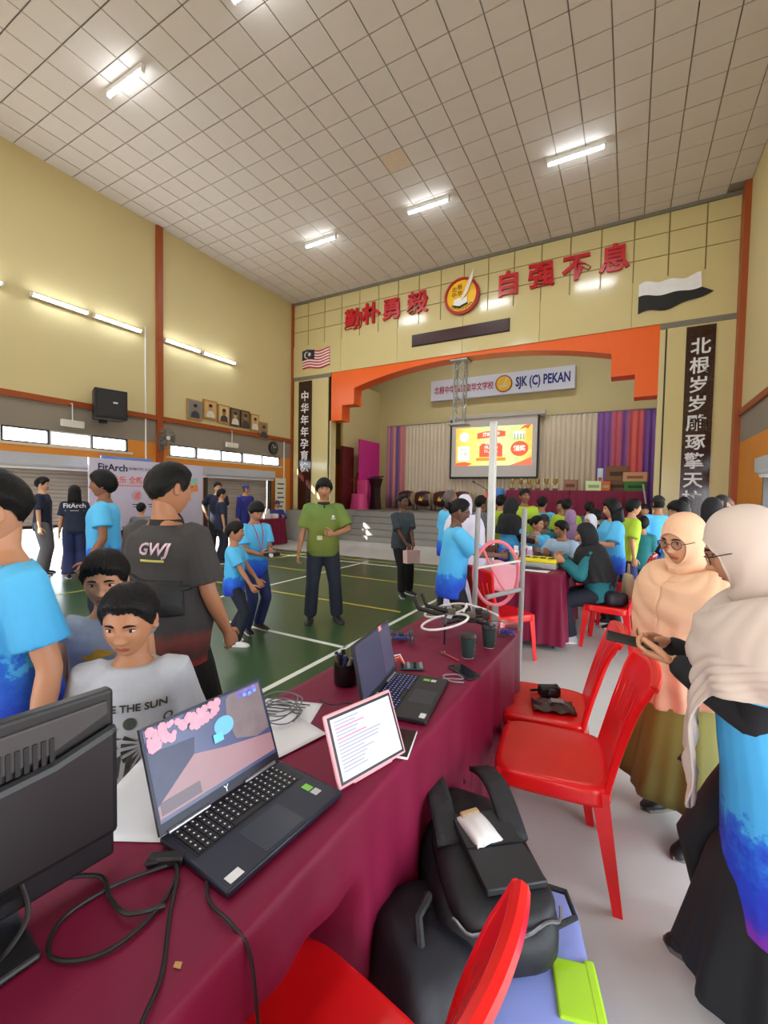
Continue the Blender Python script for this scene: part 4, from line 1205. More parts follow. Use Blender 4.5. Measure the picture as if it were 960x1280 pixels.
# ------------------------------------------------------------------ things on the front table
TZ = .7515
dark = mat('laptop_navy_shell', (36, 40, 54), .38, .3, var=.04)
keym = mat('keycap', (24, 25, 30), .5)
lock = mat('key_legend', (206, 208, 214), .5, emit=.25)
def laptop(loc, rot, w, d, open_, label, shell, keylit, legend):
    """hinge along local x at y = +d/2, user sits at -y"""
    t = thing('laptop', label, 'laptop', (loc[0], loc[1], TZ), rot, 'laptops on the front table')
    base = MB().box(-w / 2, w / 2, -d / 2, d / 2, .003, .018).build('base', shell, t, bevel=.004)
    MB().box(-w / 2 + .015, w / 2 - .015, .002, d / 2 - .028, .018, .0185).build('keyboard_deck', mat('deck_black', (18, 19, 24), .5), t, 0)
    km = MB().box(-.0078, .0078, -.0072, .0072, 0, .0025).mesh('key', keym, 0)
    lg_ = MB().box(-.0016, .0016, -.002, .002, .0025, .0028).mesh('legend', keylit, 0)
    nx = int((w - .04) / .0178); 
    for r in range(6):
        for c_ in range(nx):
            if r == 0 and 5 <= c_ <= 9: continue
            x = -w / 2 + .029 + c_ * .0178; y = .014 + r * .0158
            k_ = bpy.data.objects.new('key', km); link(k_, t, (x, y, .0184))
            if legend:
                g = bpy.data.objects.new('key_legend', lg_); link(g, k_)
    MB().box(-w / 2 + .029 + 5 * .0178 - .008, -w / 2 + .029 + 9 * .0178 + .008, .007, .021, .0184, .0208).build('space_bar', keym, t, 0)
    MB().box(-.065, .045, -d / 2 + .012, -.012, .018, .0184).build('touchpad', mat('touchpad_dark', (40, 46, 62), .3), t, 0)
    MB().box(-w / 2 + .014, -w / 2 + .046, -d / 2 + .01, -d / 2 + .03, .018, .0184).build('sticker', mat('sticker_white', (226, 226, 228), .5), t, 0)
    MB().box(w / 2 - .05, w / 2 - .032, -.045, -.02, .018, .0184).build('sticker', mat('sticker_green', (120, 196, 70), .5), t, 0)
    MB().box(w / 2 - .05, w / 2 - .03, -.07, -.05, .018, .0184).build('sticker', mat('sticker_silver', (190, 190, 190), .4), t, 0)
    for q in (-.1, .1): MB().tube([(q - .05, d / 2 - .004, .019), (q + .05, d / 2 - .004, .019)], .006, 8).build('hinge', mat('hinge_silver', (150, 152, 160), .3, .8), t)
    lid = bpy.data.objects.new('screen_lid', MB().box(-w / 2, w / 2, -.0045, .0045, 0, d * .98).mesh('screen_lid', shell, 0))
    link(lid, t, (0, d / 2 + .001, .018), (math.radians(open_ - 90) * -1, 0, 0))
    return t, lid
def sc(name, stops, **kw): return ramp_mat(name, stops, emit=.55, rough=.3, bump=0, **kw)
dirv = lambda a, b: math.atan2(b[1] - a[1], b[0] - a[0])
# near laptop: hinge towards the hall, user side towards the camera's right
L1, lid = laptop((-.715, .715), PI / 2 - .07, .335, .225, 112, 'near open laptop showing a desktop with pink blossom wallpaper', dark, lock, True)
W1, D1 = .335, .225 * .98
def scr(poly, m, d=.0052): return MB().prism(poly, lambda u, v, e: (u, -e, v), d - .0006, d).build('screen_shape', m, lid, 0)
sky = mat('wall_sky', (92, 120, 160), .3, emit=.3); 
scr(rect(-W1 / 2 + .006, W1 / 2 - .006, .022, D1 - .006), mat('wallpaper_base', (64, 74, 112), .25, emit=.35, var=.35, vs=9))
scr([(-.16, .03), (.16, .03), (.16, .075), (.02, .10), (-.06, .12), (-.16, .055)], mat('wall_path', (150, 116, 124), .3, emit=.32, var=.15), .0058)
scr([(-.16, .055), (-.06, .12), (-.05, .155), (-.16, .165)], mat('wall_hedge', (34, 40, 78), .3, emit=.3, var=.4, vs=30), .0058)
scr([(.05, .205), (.04, .16), (.055, .105), (.115, .085), (.158, .09), (.158, .21), (.06, .212)], mat('wall_stone', (112, 100, 104), .3, emit=.3, var=.4, vs=25), .0061)
scr(circle(.03, .148, .028, 18, .022), mat('wall_bright_sky', (96, 170, 220), .3, emit=.4), .0064)
pkm = mat('wall_blossom', (206, 140, 160), .3, emit=.4, var=.3, vs=60)
for i in range(60):
    x = -.155 + .18 * random.random(); z = .172 + .035 * random.random() + .03 * (x + .15); scr(circle(x, min(z, .208), .006 + .006 * random.random(), 7), pkm, .0066 + .00004 * i)
for i in range(9): scr(circle(.09 + .05 * random.random(), .19 + .016 * random.random(), .008, 8), mat('wall_violet', (120, 110, 190), .3, emit=.35), .0066)
scr(rect(-.155, -.06, .035, .06), mat('wall_shadow_tile', (96, 84, 96), .3, emit=.25), .0066)
scr(rect(-.006, .02, .118, .138), mat('icon_cyan', (90, 180, 230), .3, emit=.5), .0092)
for q in range(3): scr(rect(.10 + .017 * q, .11 + .017 * q, .193, .2), mat('icon_blue', (100, 150, 240), .3, emit=.5), .0092)
text('lid_logo', 'Y', .02, mat('logo_silver', (180, 182, 188), .3, .6), frame3((0, -.0052, .011), (1, 0, 0), (0, 0, 1)), lid, .0006, bold=.0004)
# second laptop with blue-lit keys
bl2 = mat('blue_backlit_legend', (120, 130, 235), .5, emit=1.0)
L2, lid = laptop((-.685, 1.44), PI / 2 + .16, .35, .22, 102, 'second open laptop with blue-lit keys in the middle of the table', mat('black_laptop_shell', (34, 34, 40), .4, .2), bl2, True)
scr(rect(-.168, .168, .022, .208), mat('lid_screen_dim', (58, 60, 82), .25, emit=.35, var=.12, vs=5))
scr(rect(.06, .168, .03, .2), mat('screen_dim_2', (70, 70, 92), .25, emit=.35), .0056)
MB().box(.06, .09, -.006, -.0046, .195, .214).build('paper_note', mat('pink_note', (226, 150, 140), .7), lid, 0)
# monitor seen from behind
mon = thing('monitor', 'black computer monitor seen from behind at the lower left', 'monitor', (-.893, .205, TZ), -.11 + PI / 2)
mm = mat('monitor_black_plastic', (26, 25, 28), .42, var=.06)
# local x runs along the screen, local -y faces the camera side
pan = bpy.data.objects.new('panel', MB().box(-.275, .275, .0, .03, .03, .362).mesh('panel', mm, 0)); link(pan, mon); q = pan.modifiers.new('b', 'BEVEL'); q.width = .006; q.segments = 2
b = MB(); b.prism([(-.275, .085), (.275, .085), (.275, .30), (.17, .27), (-.05, .25), (-.275, .24)], lambda u, v, d: (u, d, v), -.022, .004); b.build('back_bulge', mm, mon, 0, bevel=.012)
b = MB(); b.prism([(-.275, .25), (-.05, .26), (.17, .28), (.265, .318), (.262, .345), (-.275, .335)], lambda u, v, d: (u, d, v), -.006, .004); b.build('vent_band', mat('monitor_grey_band', (62, 60, 60), .5), mon, 0, bevel=.004)
for i in range(20): MB().box(-.06 + i * .012, -.053 + i * .012, -.0085, -.004, .268, .312).build('vent_slot', black, mon, 0)
MB().box(-.13, .13, -.0, .06, .05, .085).build('port_cover', mm, mon, 0, bevel=.006)
MB().box(-.05, .04, -.06, -.01, .075, .10).build('cable_clip', mat('clip_grey', (90, 90, 94), .5), mon, 0, bevel=.006)
MB().box(-.04, .04, -.03, .03, .0, .12).build('stand_neck', mm, mon, 0, bevel=.008)
MB().box(-.13, .13, -.09, .10, .0, .012).build('stand_foot', mm, mon, 0, bevel=.005)
# tablet in a pink case
tb = thing('tablet', 'tablet in a pink case propped up, showing a page of text', 'tablet', (-.575, 1.00, TZ), PI / 2 - .29)
tl = bpy.data.objects.new('tablet_body', MB().box(-.122, .122, -.006, .006, 0, .178).mesh('t', mat('pink_case', (240, 176, 186), .45), 0)); link(tl, tb, (0, .0, .004), (math.radians(-24), 0, 0)); q = tl.modifiers.new('b', 'BEVEL'); q.width = .01; q.segments = 3
MB().box(-.114, .114, -.0072, -.0055, .008, .170).build('bezel', black, tl, 0)
MB().box(-.107, .107, -.0078, -.0070, .015, .163).build('display', mat('tablet_page', (206, 210, 226), .3, emit=.16, var=.02), tl, 0)
rr = random.Random(4)
for i in range(15):
    z = .152 - i * .0085; L_ = .06 + .1 * rr.random()
    MB().box(-.098, -.098 + L_, -.0088, -.0078, z, z + .0032).build('text_line', mat('page_pink', (220, 120, 160), .4, emit=.3) if i in (2, 5) else mat('page_grey', (150, 154, 172), .4, emit=.3), tl, 0)
MB().prism([(0, 0), (.085, 0), (.06, .10)], lambda u, v, d: (d, u, v), -.07, .07).build('case_stand', _M['pink_case'], tb, 0)
def phone(loc, rot, label, z=TZ, scrn=(24, 26, 32), case=(20, 20, 22)):
    t = thing('phone', label, 'phone', (loc[0], loc[1], z), rot, 'phones')
    MB().box(-.036, .036, -.075, .075, 0, .008).build('phone_body', mat('phone_case_%d_%d_%d' % case, case, .35), t, bevel=.005)
    MB().box(-.033, .033, -.072, .072, .0078, .0084).build('phone_screen', mat('phone_glass_%d' % scrn[0], scrn, .08), t, 0)
    return t
phone((-.585, 1.77), .95, 'black phone lying flat near the cups')
phone((-.572, 1.155), .25, 'phone with white edge tucked behind the tablet', case=(222, 222, 226), scrn=(40, 44, 48))
# papers
pap = mat('white_paper', (226, 228, 234), .75, var=.02)
inkp = mat('paper_ink', (60, 62, 68), .8)
def paper(loc, rot, w, d, label, z, fn=None):
    t = thing('paper_sheet', label, 'paper', (loc[0], loc[1], z), rot, 'sheets of paper')
    MB().grid(lambda u, v: ((u - .5) * w, (v - .5) * d, .001 + .003 * math.sin(u * 4) * math.sin(v * 3) ** 2), 10, 12).build('sheet', pap, t, 60, solid=.0006)
    if fn: fn(t)
    return t
def printed(t):
    for i in range(12):
        MB().box(-.085, -.085 + .06 + .1 * rr.random(), .12 - .021 * i, .126 - .021 * i, .0048, .0052).build('print_line', inkp, t, 0)
    MB().box(.02, .08, -.09, -.03, .0049, .0053).build('print_block', inkp, t, 0)
def molecule(t):
    for x, y in ((0, 0), (.02, .012), (.035, -.004), (-.02, .01), (.02, .03), (-.015, -.016), (.05, .01)):
        MB().lathe([(.006, .0045), (.006, .0052)], 10, (x + .06, y - .04, 0)).build('print_dot', black, t)
paper((-.975, 1.06), .35, .21, .297, 'printed sheet under the wire coil beside the near laptop', TZ, printed)
paper((-.93, .96), -.25, .21, .297, 'plain white sheet under the printed one', TZ - .0005 + .006, None)
paper((-.985, .655), .5, .25, .297, 'white sheet with a small molecule drawing between monitor and laptop', TZ, molecule)
# wires
def wire(pts, r, label, name='cable', m=None, group='black cables on the front table', closed=False, cat='cable'):
    P_ = [Vector(p) for p in pts]; Q = []
    n = len(P_)
    for i in range(n if closed else n - 1):
        a, b_, c_, d_ = (P_[(i - 1) % n] if closed or i else P_[0]), P_[i], P_[(i + 1) % n], (P_[(i + 2) % n] if closed or i < n - 2 else P_[-1])
        for k in range(7):
            t = k / 7; Q.append(.5 * ((2 * b_) + (c_ - a) * t + (2 * a - 5 * b_ + 4 * c_ - d_) * t * t + (3 * b_ - a - 3 * c_ + d_) * t ** 3))
    if not closed: Q.append(P_[-1])
    o = MB().tube(Q, r, 7, closed=closed).build(name, m or mat('cable_black', (22, 20, 22), .5))
    return tag(o, label, cat, group)
zc = TZ + .006
coil = [(-.98 + .06 * math.cos(a) * (1 + .2 * math.sin(a * .37)), 1.07 + .075 * math.sin(a) * (1 + .15 * math.cos(a * .6)), TZ + .012 + .0022 * a + .004 * math.sin(3 * a)) for a in [k * .45 for k in range(60)]]
wire(coil, .0022, 'tangled grey wire coil on the printed sheet', 'wire_coil', mat('wire_grey', (110, 112, 116), .5), None)
wire([(-.80, .50, TZ + .02), (-.77, .545, zc), (-.72, .50, zc), (-.70, .42, zc), (-.72, .36, zc), (-.78, .33, zc), (-.83, .37, zc), (-.82, .45, zc), (-.775, .53, zc)], .0038, 'black charger cable looping on the cloth beside the monitor')
wire([(-.89, .40, TZ + .03), (-.86, .45, zc), (-.79, .43, zc + .004), (-.735, .43, zc + .006), (-.70, .475, zc)], .0042, 'thick black cable from the monitor to the adapter')
wire([(-.775, .545, zc), (-.73, .52, zc + .005), (-.68, .47, zc), (-.60, .40, zc), (-.56, .34, zc), (-.535, .31, .70), (-.53, .29, .5)], .0038, 'black cable running over the table edge from the adapter')
wire([(-.80, .585, zc), (-.70, .56, zc), (-.64, .52, zc), (-.57, .51, zc), (-.536, .52, .71), (-.522, .53, .55), (-.51, .545, .38)], .0034, 'thin black cable hanging down the cloth below the laptop')
wire([(-.875, .33, .835), (-.855, .33, .78), (-.82, .27, zc), (-.74, .2, zc), (-.62, .12, zc)], .0042, 'black cable coming out of the monitor clip')
ad = thing('power_adapter', 'small black adapter plug on the cable by the laptop corner', 'adapter', (-.785, .535, TZ), .6)
MB().box(-.035, .035, -.012, .012, .0, .02).build('adapter_body', mat('adapter_black', (24, 24, 26), .4), ad, bevel=.004); MB().lathe([(.007, 0), (.005, .03)], 10, (.035, 0, .01), ax=(1, 0, 0)).build('strain_relief', black, ad)
wire([(-.95, 1.25, zc), (-.88, 1.22, zc + .01), (-.84, 1.28, zc), (-.80, 1.25, zc)], .0025, 'thin dark wire on the cloth behind the tablet')
wire([(-.66, 1.62, zc), (-.62, 1.66, zc), (-.565, 1.69, zc), (-.60, 1.72, zc), (-.645, 1.68, zc), (-.60, 1.645, zc), (-.55, 1.66, zc)], .0028, 'short grey charging cable coiled by the phone', m=mat('wire_pale', (150, 140, 150), .5), group=None)
# pot of drone parts
pt = thing('parts_pot', 'black pot stuffed with drone parts behind the laptops', 'container', (-.955, 1.42, TZ))
MB().lathe([(.04, 0), (.046, .01), (.047, .085), (.043, .085), (.04, .01)], 20).build('pot', mat('pot_black', (20, 20, 24), .3), pt)
MB().lathe([(.042, .07), (.042, .075)], 16).build('filling', blk_ := mat('filling_dark', (30, 30, 36), .6), pt)
for i in range(9):
    a = i * .7; r_ = .012 + .022 * rr.random()
    MB().tube([(r_ * math.cos(a), r_ * math.sin(a), .06), (1.6 * r_ * math.cos(a + .3), 1.6 * r_ * math.sin(a + .3), .10 + .03 * rr.random())], .006 + .004 * rr.random(), 7).build('drone_part', mat('part_%d' % (i % 3), ((28, 28, 30), (50, 60, 130), (120, 110, 90))[i % 3], .4), pt)
# small blue drone, board
def quad(t, r, m, mprop, guard=0, gm=None, zz=.02, prop=.05, arm=.006):
    MB().cbox((0, 0, zz), (r * .55, r * .75, .018)).build('fuselage', m, t, bevel=.005)
    MB().cbox((0, -.005, zz + .016), (r * .35, r * .45, .016)).build('battery', mat('battery_dark', (36, 36, 44), .5), t, bevel=.003)
    for i in range(4):
        a = PI / 4 + i * PI / 2; x, y = r * math.cos(a), r * math.sin(a)
        MB().tube([(x * .25, y * .25, zz), (x, y, zz)], arm, 8).build('arm', m, t)
        mo = MB().lathe([(.011, -.012), (.012, .008), (.008, .016)], 12, (x, y, zz + .006)).build('motor', mat('motor_grey', (90, 90, 96), .35, .6), t)
        b_ = MB()
        for s_ in (-1, 1):
            dx, dy = math.cos(a + .7), math.sin(a + .7)
            b_.prism([(0, -.004), (prop * .6, -.008), (prop, -.003), (prop, .003), (prop * .6, .006), (0, .004)], lambda u, v, d: (x + s_ * (u * dx - v * dy), y + s_ * (u * dy + v * dx), zz + .024 + d), 0, .0016)
        b_.build('propeller', mprop, t, 0)
        MB().tube([(x, y, 0), (x, y, zz)], .005, 6).build('landing_leg', m, t)
sd1 = thing('small_drone', 'small blue and black toy drone on the cloth behind the second laptop', 'drone', (-1.0, 1.99, TZ), .5)
quad(sd1, .075, mat('drone_blue', (40, 70, 130), .4), mat('prop_dark', (40, 40, 46), .4), zz=.022, prop=.035)
bd = thing('circuit_board', 'small circuit board with coloured wires by the second laptop', 'circuit board', (-.80, 1.70, TZ), .5)
MB().box(-.05, .05, -.035, .035, .004, .007).build('board', mat('pcb_teal', (40, 84, 92), .4), bd, 0)
for i in range(12): MB().cbox((-.04 + .027 * (i % 4), -.022 + .022 * (i // 4), .011), (.012, .009, .008)).build('chip', mat('chip_%d' % (i % 2), ((20, 20, 22), (150, 150, 150))[i % 2], .4), bd, 0)
for i, c_ in enumerate(((226, 226, 230), (220, 130, 60), (200, 40, 40))):
    MB().tube([(-.03, .02 - .01 * i, .01), (-.05, .03 - .01 * i, .045 - .006 * i), (-.085, .02 - .015 * i, .04 - .008 * i), (-.10, -.01 - .01 * i, .01)], .0035, 6).build('jumper_wire', mat('jumper_%d' % i, c_, .5), bd)
# big drone with white guards
bd2 = thing('large_drone', 'large black drone with white ring guards near the end of the table', 'drone', (-.72, 2.20, TZ), .35)
quad(bd2, .16, mat('drone_black', (24, 24, 26), .4), mat('prop_black', (30, 30, 32), .3), zz=.11, prop=.10, arm=.012)
for a in (PI * .75, PI * 1.25):
    x, y = .16 * math.cos(a), .16 * math.sin(a)
    MB().tube([(x + .115 * math.cos(q), y + .115 * math.sin(q), .115 + .03 * math.cos(q)) for q in [2 * PI * i / 36 for i in range(36)]], .006, 8, closed=True).build('ring_guard', mat('guard_white', (232, 232, 232), .4), bd2)
for q in ((-.05, .05), (.06, .02), (.02, -.06), (-.08, -.02), (.09, -.05)): MB().cbox((q[0], q[1], .145), (.04, .03, .03)).build('module', mat('module_%d' % int(q[0] * 100), ((40, 40, 44), (120, 60, 40), (90, 84, 70))[int(abs(q[0]) * 100) % 3], .5), bd2, bevel=.004)
MB().tube([(-.02, .02, .13), (.0, .1, .16), (.1, .12, .13), (.16, .05, .12)], .006, 7).build('white_cable', _M['guard_white'], bd2)
for q in ((-.26, .06), (-.22, .13)): MB().tube([(q[0] + .14, q[1] - .04, .11), (q[0], q[1], .13), (q[0] - .03, q[1] + .02, .19)], [.014, .012, .009], 8).build('antenna_arm', _M['drone_black'], bd2)
# paper cups
def cup(x, y, label):
    t = thing('paper_cup', label, 'cup', (x, y, TZ), .4, 'dark green paper cups')
    MB().lathe([(.026, 0), (.027, .002), (.036, .095), (.034, .095), (.026, .004)], 24).build('cup_body', mat('cup_green', (38, 62, 62), .5), t)
    MB().lathe([(.0262, .0), (.0268, .0), (.0276, .012), (.0262, .012)], 24).build('white_base_band', white, t)
    MB().lathe([(.0375, .093), (.039, .097), (.036, .104), (.031, .112), (.02, .112)], 24).build('lid', mat('lid_black', (26, 26, 28), .4), t)
    for q in range(3): MB().cbox((.0325 - .0015 * q, -.008 + .002 * q, .058 - .018 * q), (.002, .014, .005)).build('cup_print', mat('cup_print_pale', (150, 176, 172), .6), t, 0)
cup(-.63, 1.95, 'nearer of the two dark green paper cups')
cup(-.585, 2.14, 'farther dark green paper cup by the plastic box')
bx = thing('plastic_box', 'clear plastic box with blue pieces at the table corner', 'box', (-.545, 2.36, TZ), .2)
cp = glass('clear_plastic', (.95, .96, .98), .12)
b = MB(); b.loft([[(s_ * a[0], q * a[1], z) for s_, q in ((-1, -1), (1, -1), (1, 1), (-1, 1))] for a, z in (((.05, .035), .0), ((.06, .045), .07))], True); b.build('box_shell', cp, bx, 0)
MB().box(-.064, .064, -.049, .049, .07, .08).build('box_lid', cp, bx, 0)
for i in range(7): MB().ball((-.03 + .01 * i, .02 * math.sin(i * 2), .018 + .006 * (i % 3)), (.014, .011, .01), 8, 6).build('blue_piece', mat('blue_plastic', (40, 70, 170), .3), bx)
sp_ = thing('plastic_spoon', 'wrapped white plastic spoon lying by the cup', 'spoon', (-.70, 1.90, TZ + .003), -.5)
MB().ball((-.045, 0, .004), (.022, .014, .004), 12, 6).build('bowl', glass('spoon_plastic', (.9, .9, .92), .3), sp_); MB().box(-.025, .06, -.004, .004, .002, .005).build('handle', mat('spoon_red', (200, 60, 70), .4), sp_, 0)
cr_ = MB().prism([(0, 0), (.012, .004), (.006, .012), (-.004, .007)], lambda u, v, d: (-.60 + u, .42 + v, TZ + d), 0, .0015).build('paper_scrap', mat('scrap_tan', (190, 150, 90), .7), None, 0); tag(cr_, 'tiny tan scrap lying on the maroon cloth', 'scrap')

# ------------------------------------------------------------------ on and around the chairs
cm = thing('camera_grip', 'black handheld camera on the red chair seat', 'camera', (-.34, 2.46, .434), .5)
MB().cbox((0, 0, .03), (.11, .06, .055)).build('camera_body', mat('camera_black', (22, 22, 24), .45), cm, bevel=.012); MB().lathe([(.026, 0), (.028, .03), (.022, .034)], 16, (0, -.03, .03), ax=(0, -1, 0)).build('lens', black, cm); MB().lathe([(.01, 0), (.01, .008)], 12, (.035, 0, .057)).build('dial', greytr_ := mat('dial_grey', (70, 70, 72), .4), cm)
MB().tube([(-.06, 0, .03), (-.09, .02, .02), (-.08, .05, .01), (-.03, .06, .008)], .006, 6).build('wrist_strap', _M['camera_black'], cm)
pc = thing('snack_pouch', 'crumpled dark brown pouch on the red chair seat', 'pouch', (-.30, 2.32, .436), .3)
MB().grid(lambda u, v: ((u - .5) * .20, (v - .5) * .13, .012 + .022 * math.sin(PI * u) * math.sin(PI * v) + .006 * math.sin(u * 17 + v * 9)), 18, 14).build('pouch_body', mat('pouch_brown', (66, 46, 44), .25, var=.4, vs=20), pc, 60, solid=.006)
MB().cbox((.02, .0, .042), (.06, .04, .004)).build('pouch_label', mat('pouch_label_grey', (130, 130, 140), .4), pc, 0)
# storage box
sb = thing('storage_box', 'clear blue plastic storage box with lime clips on the floor', 'storage box', (-.23, 1.09, 0), .28)
tub = mat('translucent_blue_tub', (112, 136, 240), .25, alpha=.85, var=.03)
def rr_ring(w, d, r, z, n=5):
    pts = []
    for cx, cy, a0 in ((w / 2 - r, d / 2 - r, 0), (-w / 2 + r, d / 2 - r, 90), (-w / 2 + r, -d / 2 + r, 180), (w / 2 - r, -d / 2 + r, 270)):
        for i in range(n): a = math.radians(a0 + 90 * i / (n - 1)); pts.append(Vector((cx + r * math.cos(a), cy + r * math.sin(a), z)))
    return pts
MB().loft([rr_ring(.34, .50, .05, .0), rr_ring(.36, .53, .055, .02), rr_ring(.40, .57, .06, .25)], True).build('tub', tub, sb)
MB().loft([rr_ring(.425, .60, .07, .245), rr_ring(.43, .605, .072, .26), rr_ring(.42, .59, .07, .285), rr_ring(.38, .55, .06, .292)], True).build('lid', mat('box_lid_clear', (150, 166, 236), .25, alpha=.88, var=.02), sb)
lime_p = mat('lime_plastic', (170, 220, 40), .35)
for s_ in (-1, 1):
    MB().prism([(-.07, .2), (.07, .2), (.06, .30), (-.06, .30)], lambda u, v, d: (u * 1.0, s_ * d, v), .285, .315).build('clip', lime_p, sb, 0, bevel=.006)
    MB().prism([(-.09, .14), (.09, .14), (.08, .30), (-.08, .30)], lambda u, v, d: (s_ * d, u, v), .195, .222).build('clip', lime_p, sb, 0, bevel=.006)
    MB().cbox((s_ * .16, .0, .293), (.09, .14, .012)).build('clip_top', lime_p, sb, 0, bevel=.005)
# backpack lying on the box
bagm = mat('black_nylon', (20, 21, 26), .6, var=.2, vs=10, bump=.35, bs=14)
bp_ = thing('backpack', 'big black backpack lying open on the storage box', 'backpack', (-.37, 1.27, .292), .62)
def pillow(t, name, w, d, h, m, z0=0, e=.45, ns=40, nr=14, bulge=.02, off=(0, 0), slope=0.):
    def fn(u, v):
        a = 2 * PI * u; b_ = PI * v
        cx = math.copysign(abs(math.cos(a)) ** e, math.cos(a)); sy = math.copysign(abs(math.sin(a)) ** e, math.sin(a))
        s_ = math.sin(b_) ** .45; x, y = cx * s_ * w / 2, sy * s_ * d / 2
        z = z0 + h / 2 - h / 2 * math.copysign(abs(math.cos(b_)) ** .7, math.cos(b_)) + slope * y
        z += bulge * math.sin(x * 23 + y * 9) * math.sin(y * 17 - 2) * (v > .5)
        return (x + off[0], y + off[1], z)
    return MB().grid(fn, ns, nr, True).build(name, m, t, 70)
pillow(bp_, 'main_body', .34, .54, .16, bagm, slope=.06)
pillow(bp_, 'front_pocket', .28, .36, .07, bagm, z0=.135, off=(.0, -.1), bulge=.006)
MB().obox(Matrix.Translation((.02, -.10, .222)) @ Euler((.05, .04, .12)).to_matrix().to_4x4(), (.17, .25, .02)).build('black_case', mat('case_matte', (30, 31, 36), .5), bp_, bevel=.004)
MB().obox(Matrix.Translation((.02, -.10, .235)) @ Euler((.05, .04, .12)).to_matrix().to_4x4(), (.172, .006, .003)).build('case_seam', black, bp_, 0)
for s_ in (-.1, .1):
    MB().grid(lambda u, v: (s_ + (u - .5) * .07, .28 - .34 * v, .185 + .055 * math.sin(PI * v) + .02), 5, 14).build('shoulder_strap', mat('strap_padding', (34, 34, 38), .75, bump=.3), bp_, 60, solid=.016)
MB().tube([(-.14 + .28 * math.sin(PI * q / 20) ** 2 * 0 + .14 * math.cos(PI * (1 + q / 20)) * 1.0 + .14, -.24 - .05 * math.sin(PI * q / 20), .17 + .01 * math.sin(q)) for q in range(21)], .004, 5).build('zip', mat('zip_silver', (120, 120, 124), .35, .6), bp_)
MB().tube([(.165, -.18, .06), (.225, -.17, .07), (.235, -.10, .075), (.17, -.06, .07)], .008, 6).build('grab_loop', _M['strap_padding'], bp_)
MB().tube([(-.05, .3, .14), (-.04, .36, .15), (.04, .36, .15), (.05, .3, .14)], .010, 6).build('top_handle', _M['strap_padding'], bp_)
MB().box(-.005, .005, -.27, -.2, .165, .175).build('zip_pull', mat('pull_white', (220, 220, 222), .4), bp_, 0)
MB().obox(Matrix.Translation((-.155, .06, .11)) @ Euler((0, .5, 0)).to_matrix().to_4x4(), (.012, .09, .05)).build('green_tag', mat('tag_green', (60, 110, 60), .6), bp_, bevel=.003)
ts = thing('tissue_pack', 'small white tissue pack on top of the backpack', 'tissue pack', bp_.matrix_basis @ Vector((-.01, -.045, .233)), .9)
MB().grid(lambda u, v: ((u - .5) * .085, (v - .5) * .12, .002 + .026 * (math.sin(PI * u) * math.sin(PI * v)) ** .4 + .002 * math.sin(u * 20)), 14, 14).build('wrapper', mat('tissue_white', (226, 226, 226), .35), ts, 60, solid=.002); MB().cbox((0, .045, .02), (.06, .02, .012)).build('printed_end', mat('tissue_tan', (190, 160, 120), .5), ts, bevel=.004)
b2 = thing('backpack', 'second black backpack slumped on the floor by the tablecloth', 'backpack', (-.42, .99, 0), .9)
pillow(b2, 'main_body', .26, .36, .42, mat('dark_navy_nylon', (18, 20, 30), .6, var=.2, bump=.35, bs=12), bulge=.012)
pillow(b2, 'front_pocket', .20, .10, .2, bagm, z0=.06, off=(.02, -.17), bulge=.004)
MB().tube([(-.03, -.05, .40), (-.025, -.02, .46), (.025, .02, .46), (.03, .05, .40)], .012, 7).build('top_handle', _M['strap_padding'], b2)
MB().tube([(.06, -.16, .34), (.10, -.22, .25), (.09, -.22, .12)], .012, 6).build('shoulder_strap', _M['strap_padding'], b2)
MB().tube([(-.08, -.19, .26), (.0, -.225, .27), (.10, -.2, .26)], .004, 5).build('zip', _M['zip_silver'], b2)

# phone held by the woman on the right is placed after the people
# ------------------------------------------------------------------ drone gate of pipes and hoop behind the table
grp = mat('grey_pvc', (150, 152, 154), .35)
gt = thing('pipe_gate', 'grey pipe frame standing behind the end of the front table', 'pipe frame', (-.79, 3.0, 0))
GX = (-.115, .155)
MB().tube([(GX[0] - .02, -.05, 0), (GX[0] + .0, -.05, 1.42)], .017, 10).build('upright', grp, gt)
MB().tube([(GX[1], .1, 0), (GX[1] + .01, .1, 1.42)], .017, 10).build('upright', grp, gt)
for q in GX: MB().tube([(q, -.3, .02), (q, .35, .02)], .017, 8).build('foot_pipe', grp, gt)
MB().tube([(GX[0], -.05, 1.0), (GX[1], .1, 1.06)], .008, 8).build('cross_bar', white, gt)
MB().tube([(GX[0] + .1, -.15, .83), (GX[1], .1, .86), (GX[1] + .02, .1, .86)], .016, 8).build('elbow_pipe', grp, gt)
hp_ = thing('pink_hoop', 'pink plastic hoop standing behind the pipe frame', 'hoop', (-.80, 3.06, .735), .5)
MB().tube([(.155 * math.cos(a), 0, .225 + .225 * math.sin(a)) for a in [2 * PI * i / 48 for i in range(48)]], .013, 10, closed=True).build('hoop_ring', mat('hoop_pink', (246, 130, 150), .4), hp_); MB().tube([(.11, .03, .05), (.04, .02, .14), (-.05, .02, .3), (-.09, .03, .4)], .008, 8).build('pink_ribbon', _M['hoop_pink'], hp_)
MB().box(-.02, .02, -.02, .02, -.735, .0).build('stand', grp, hp_, 0)
wp_ = thing('white_pole', 'tall white pole standing among the people near the middle', 'pole', (-1.07, 4.2, 0))
wp_.location = (-1.19, 4.3, 0)
MB().box(-.032, .032, -.022, .022, .02, 2.23).build('shaft', mat('pole_grey_white', (206, 208, 206), .35), wp_, bevel=.006)
MB().box(.028, .036, -.026, .026, .02, 2.23).build('edge_strip', mat('pole_bright', (240, 242, 240), .3), wp_, 0); MB().box(-.2, .2, -.15, .15, 0, .03).build('base_plate', grp, wp_, bevel=.006)
MB().box(-.06, -.03, -.03, .03, 1.49, 1.53).build('red_clip', mat('clip_red', (190, 70, 50), .5), wp_, 0)

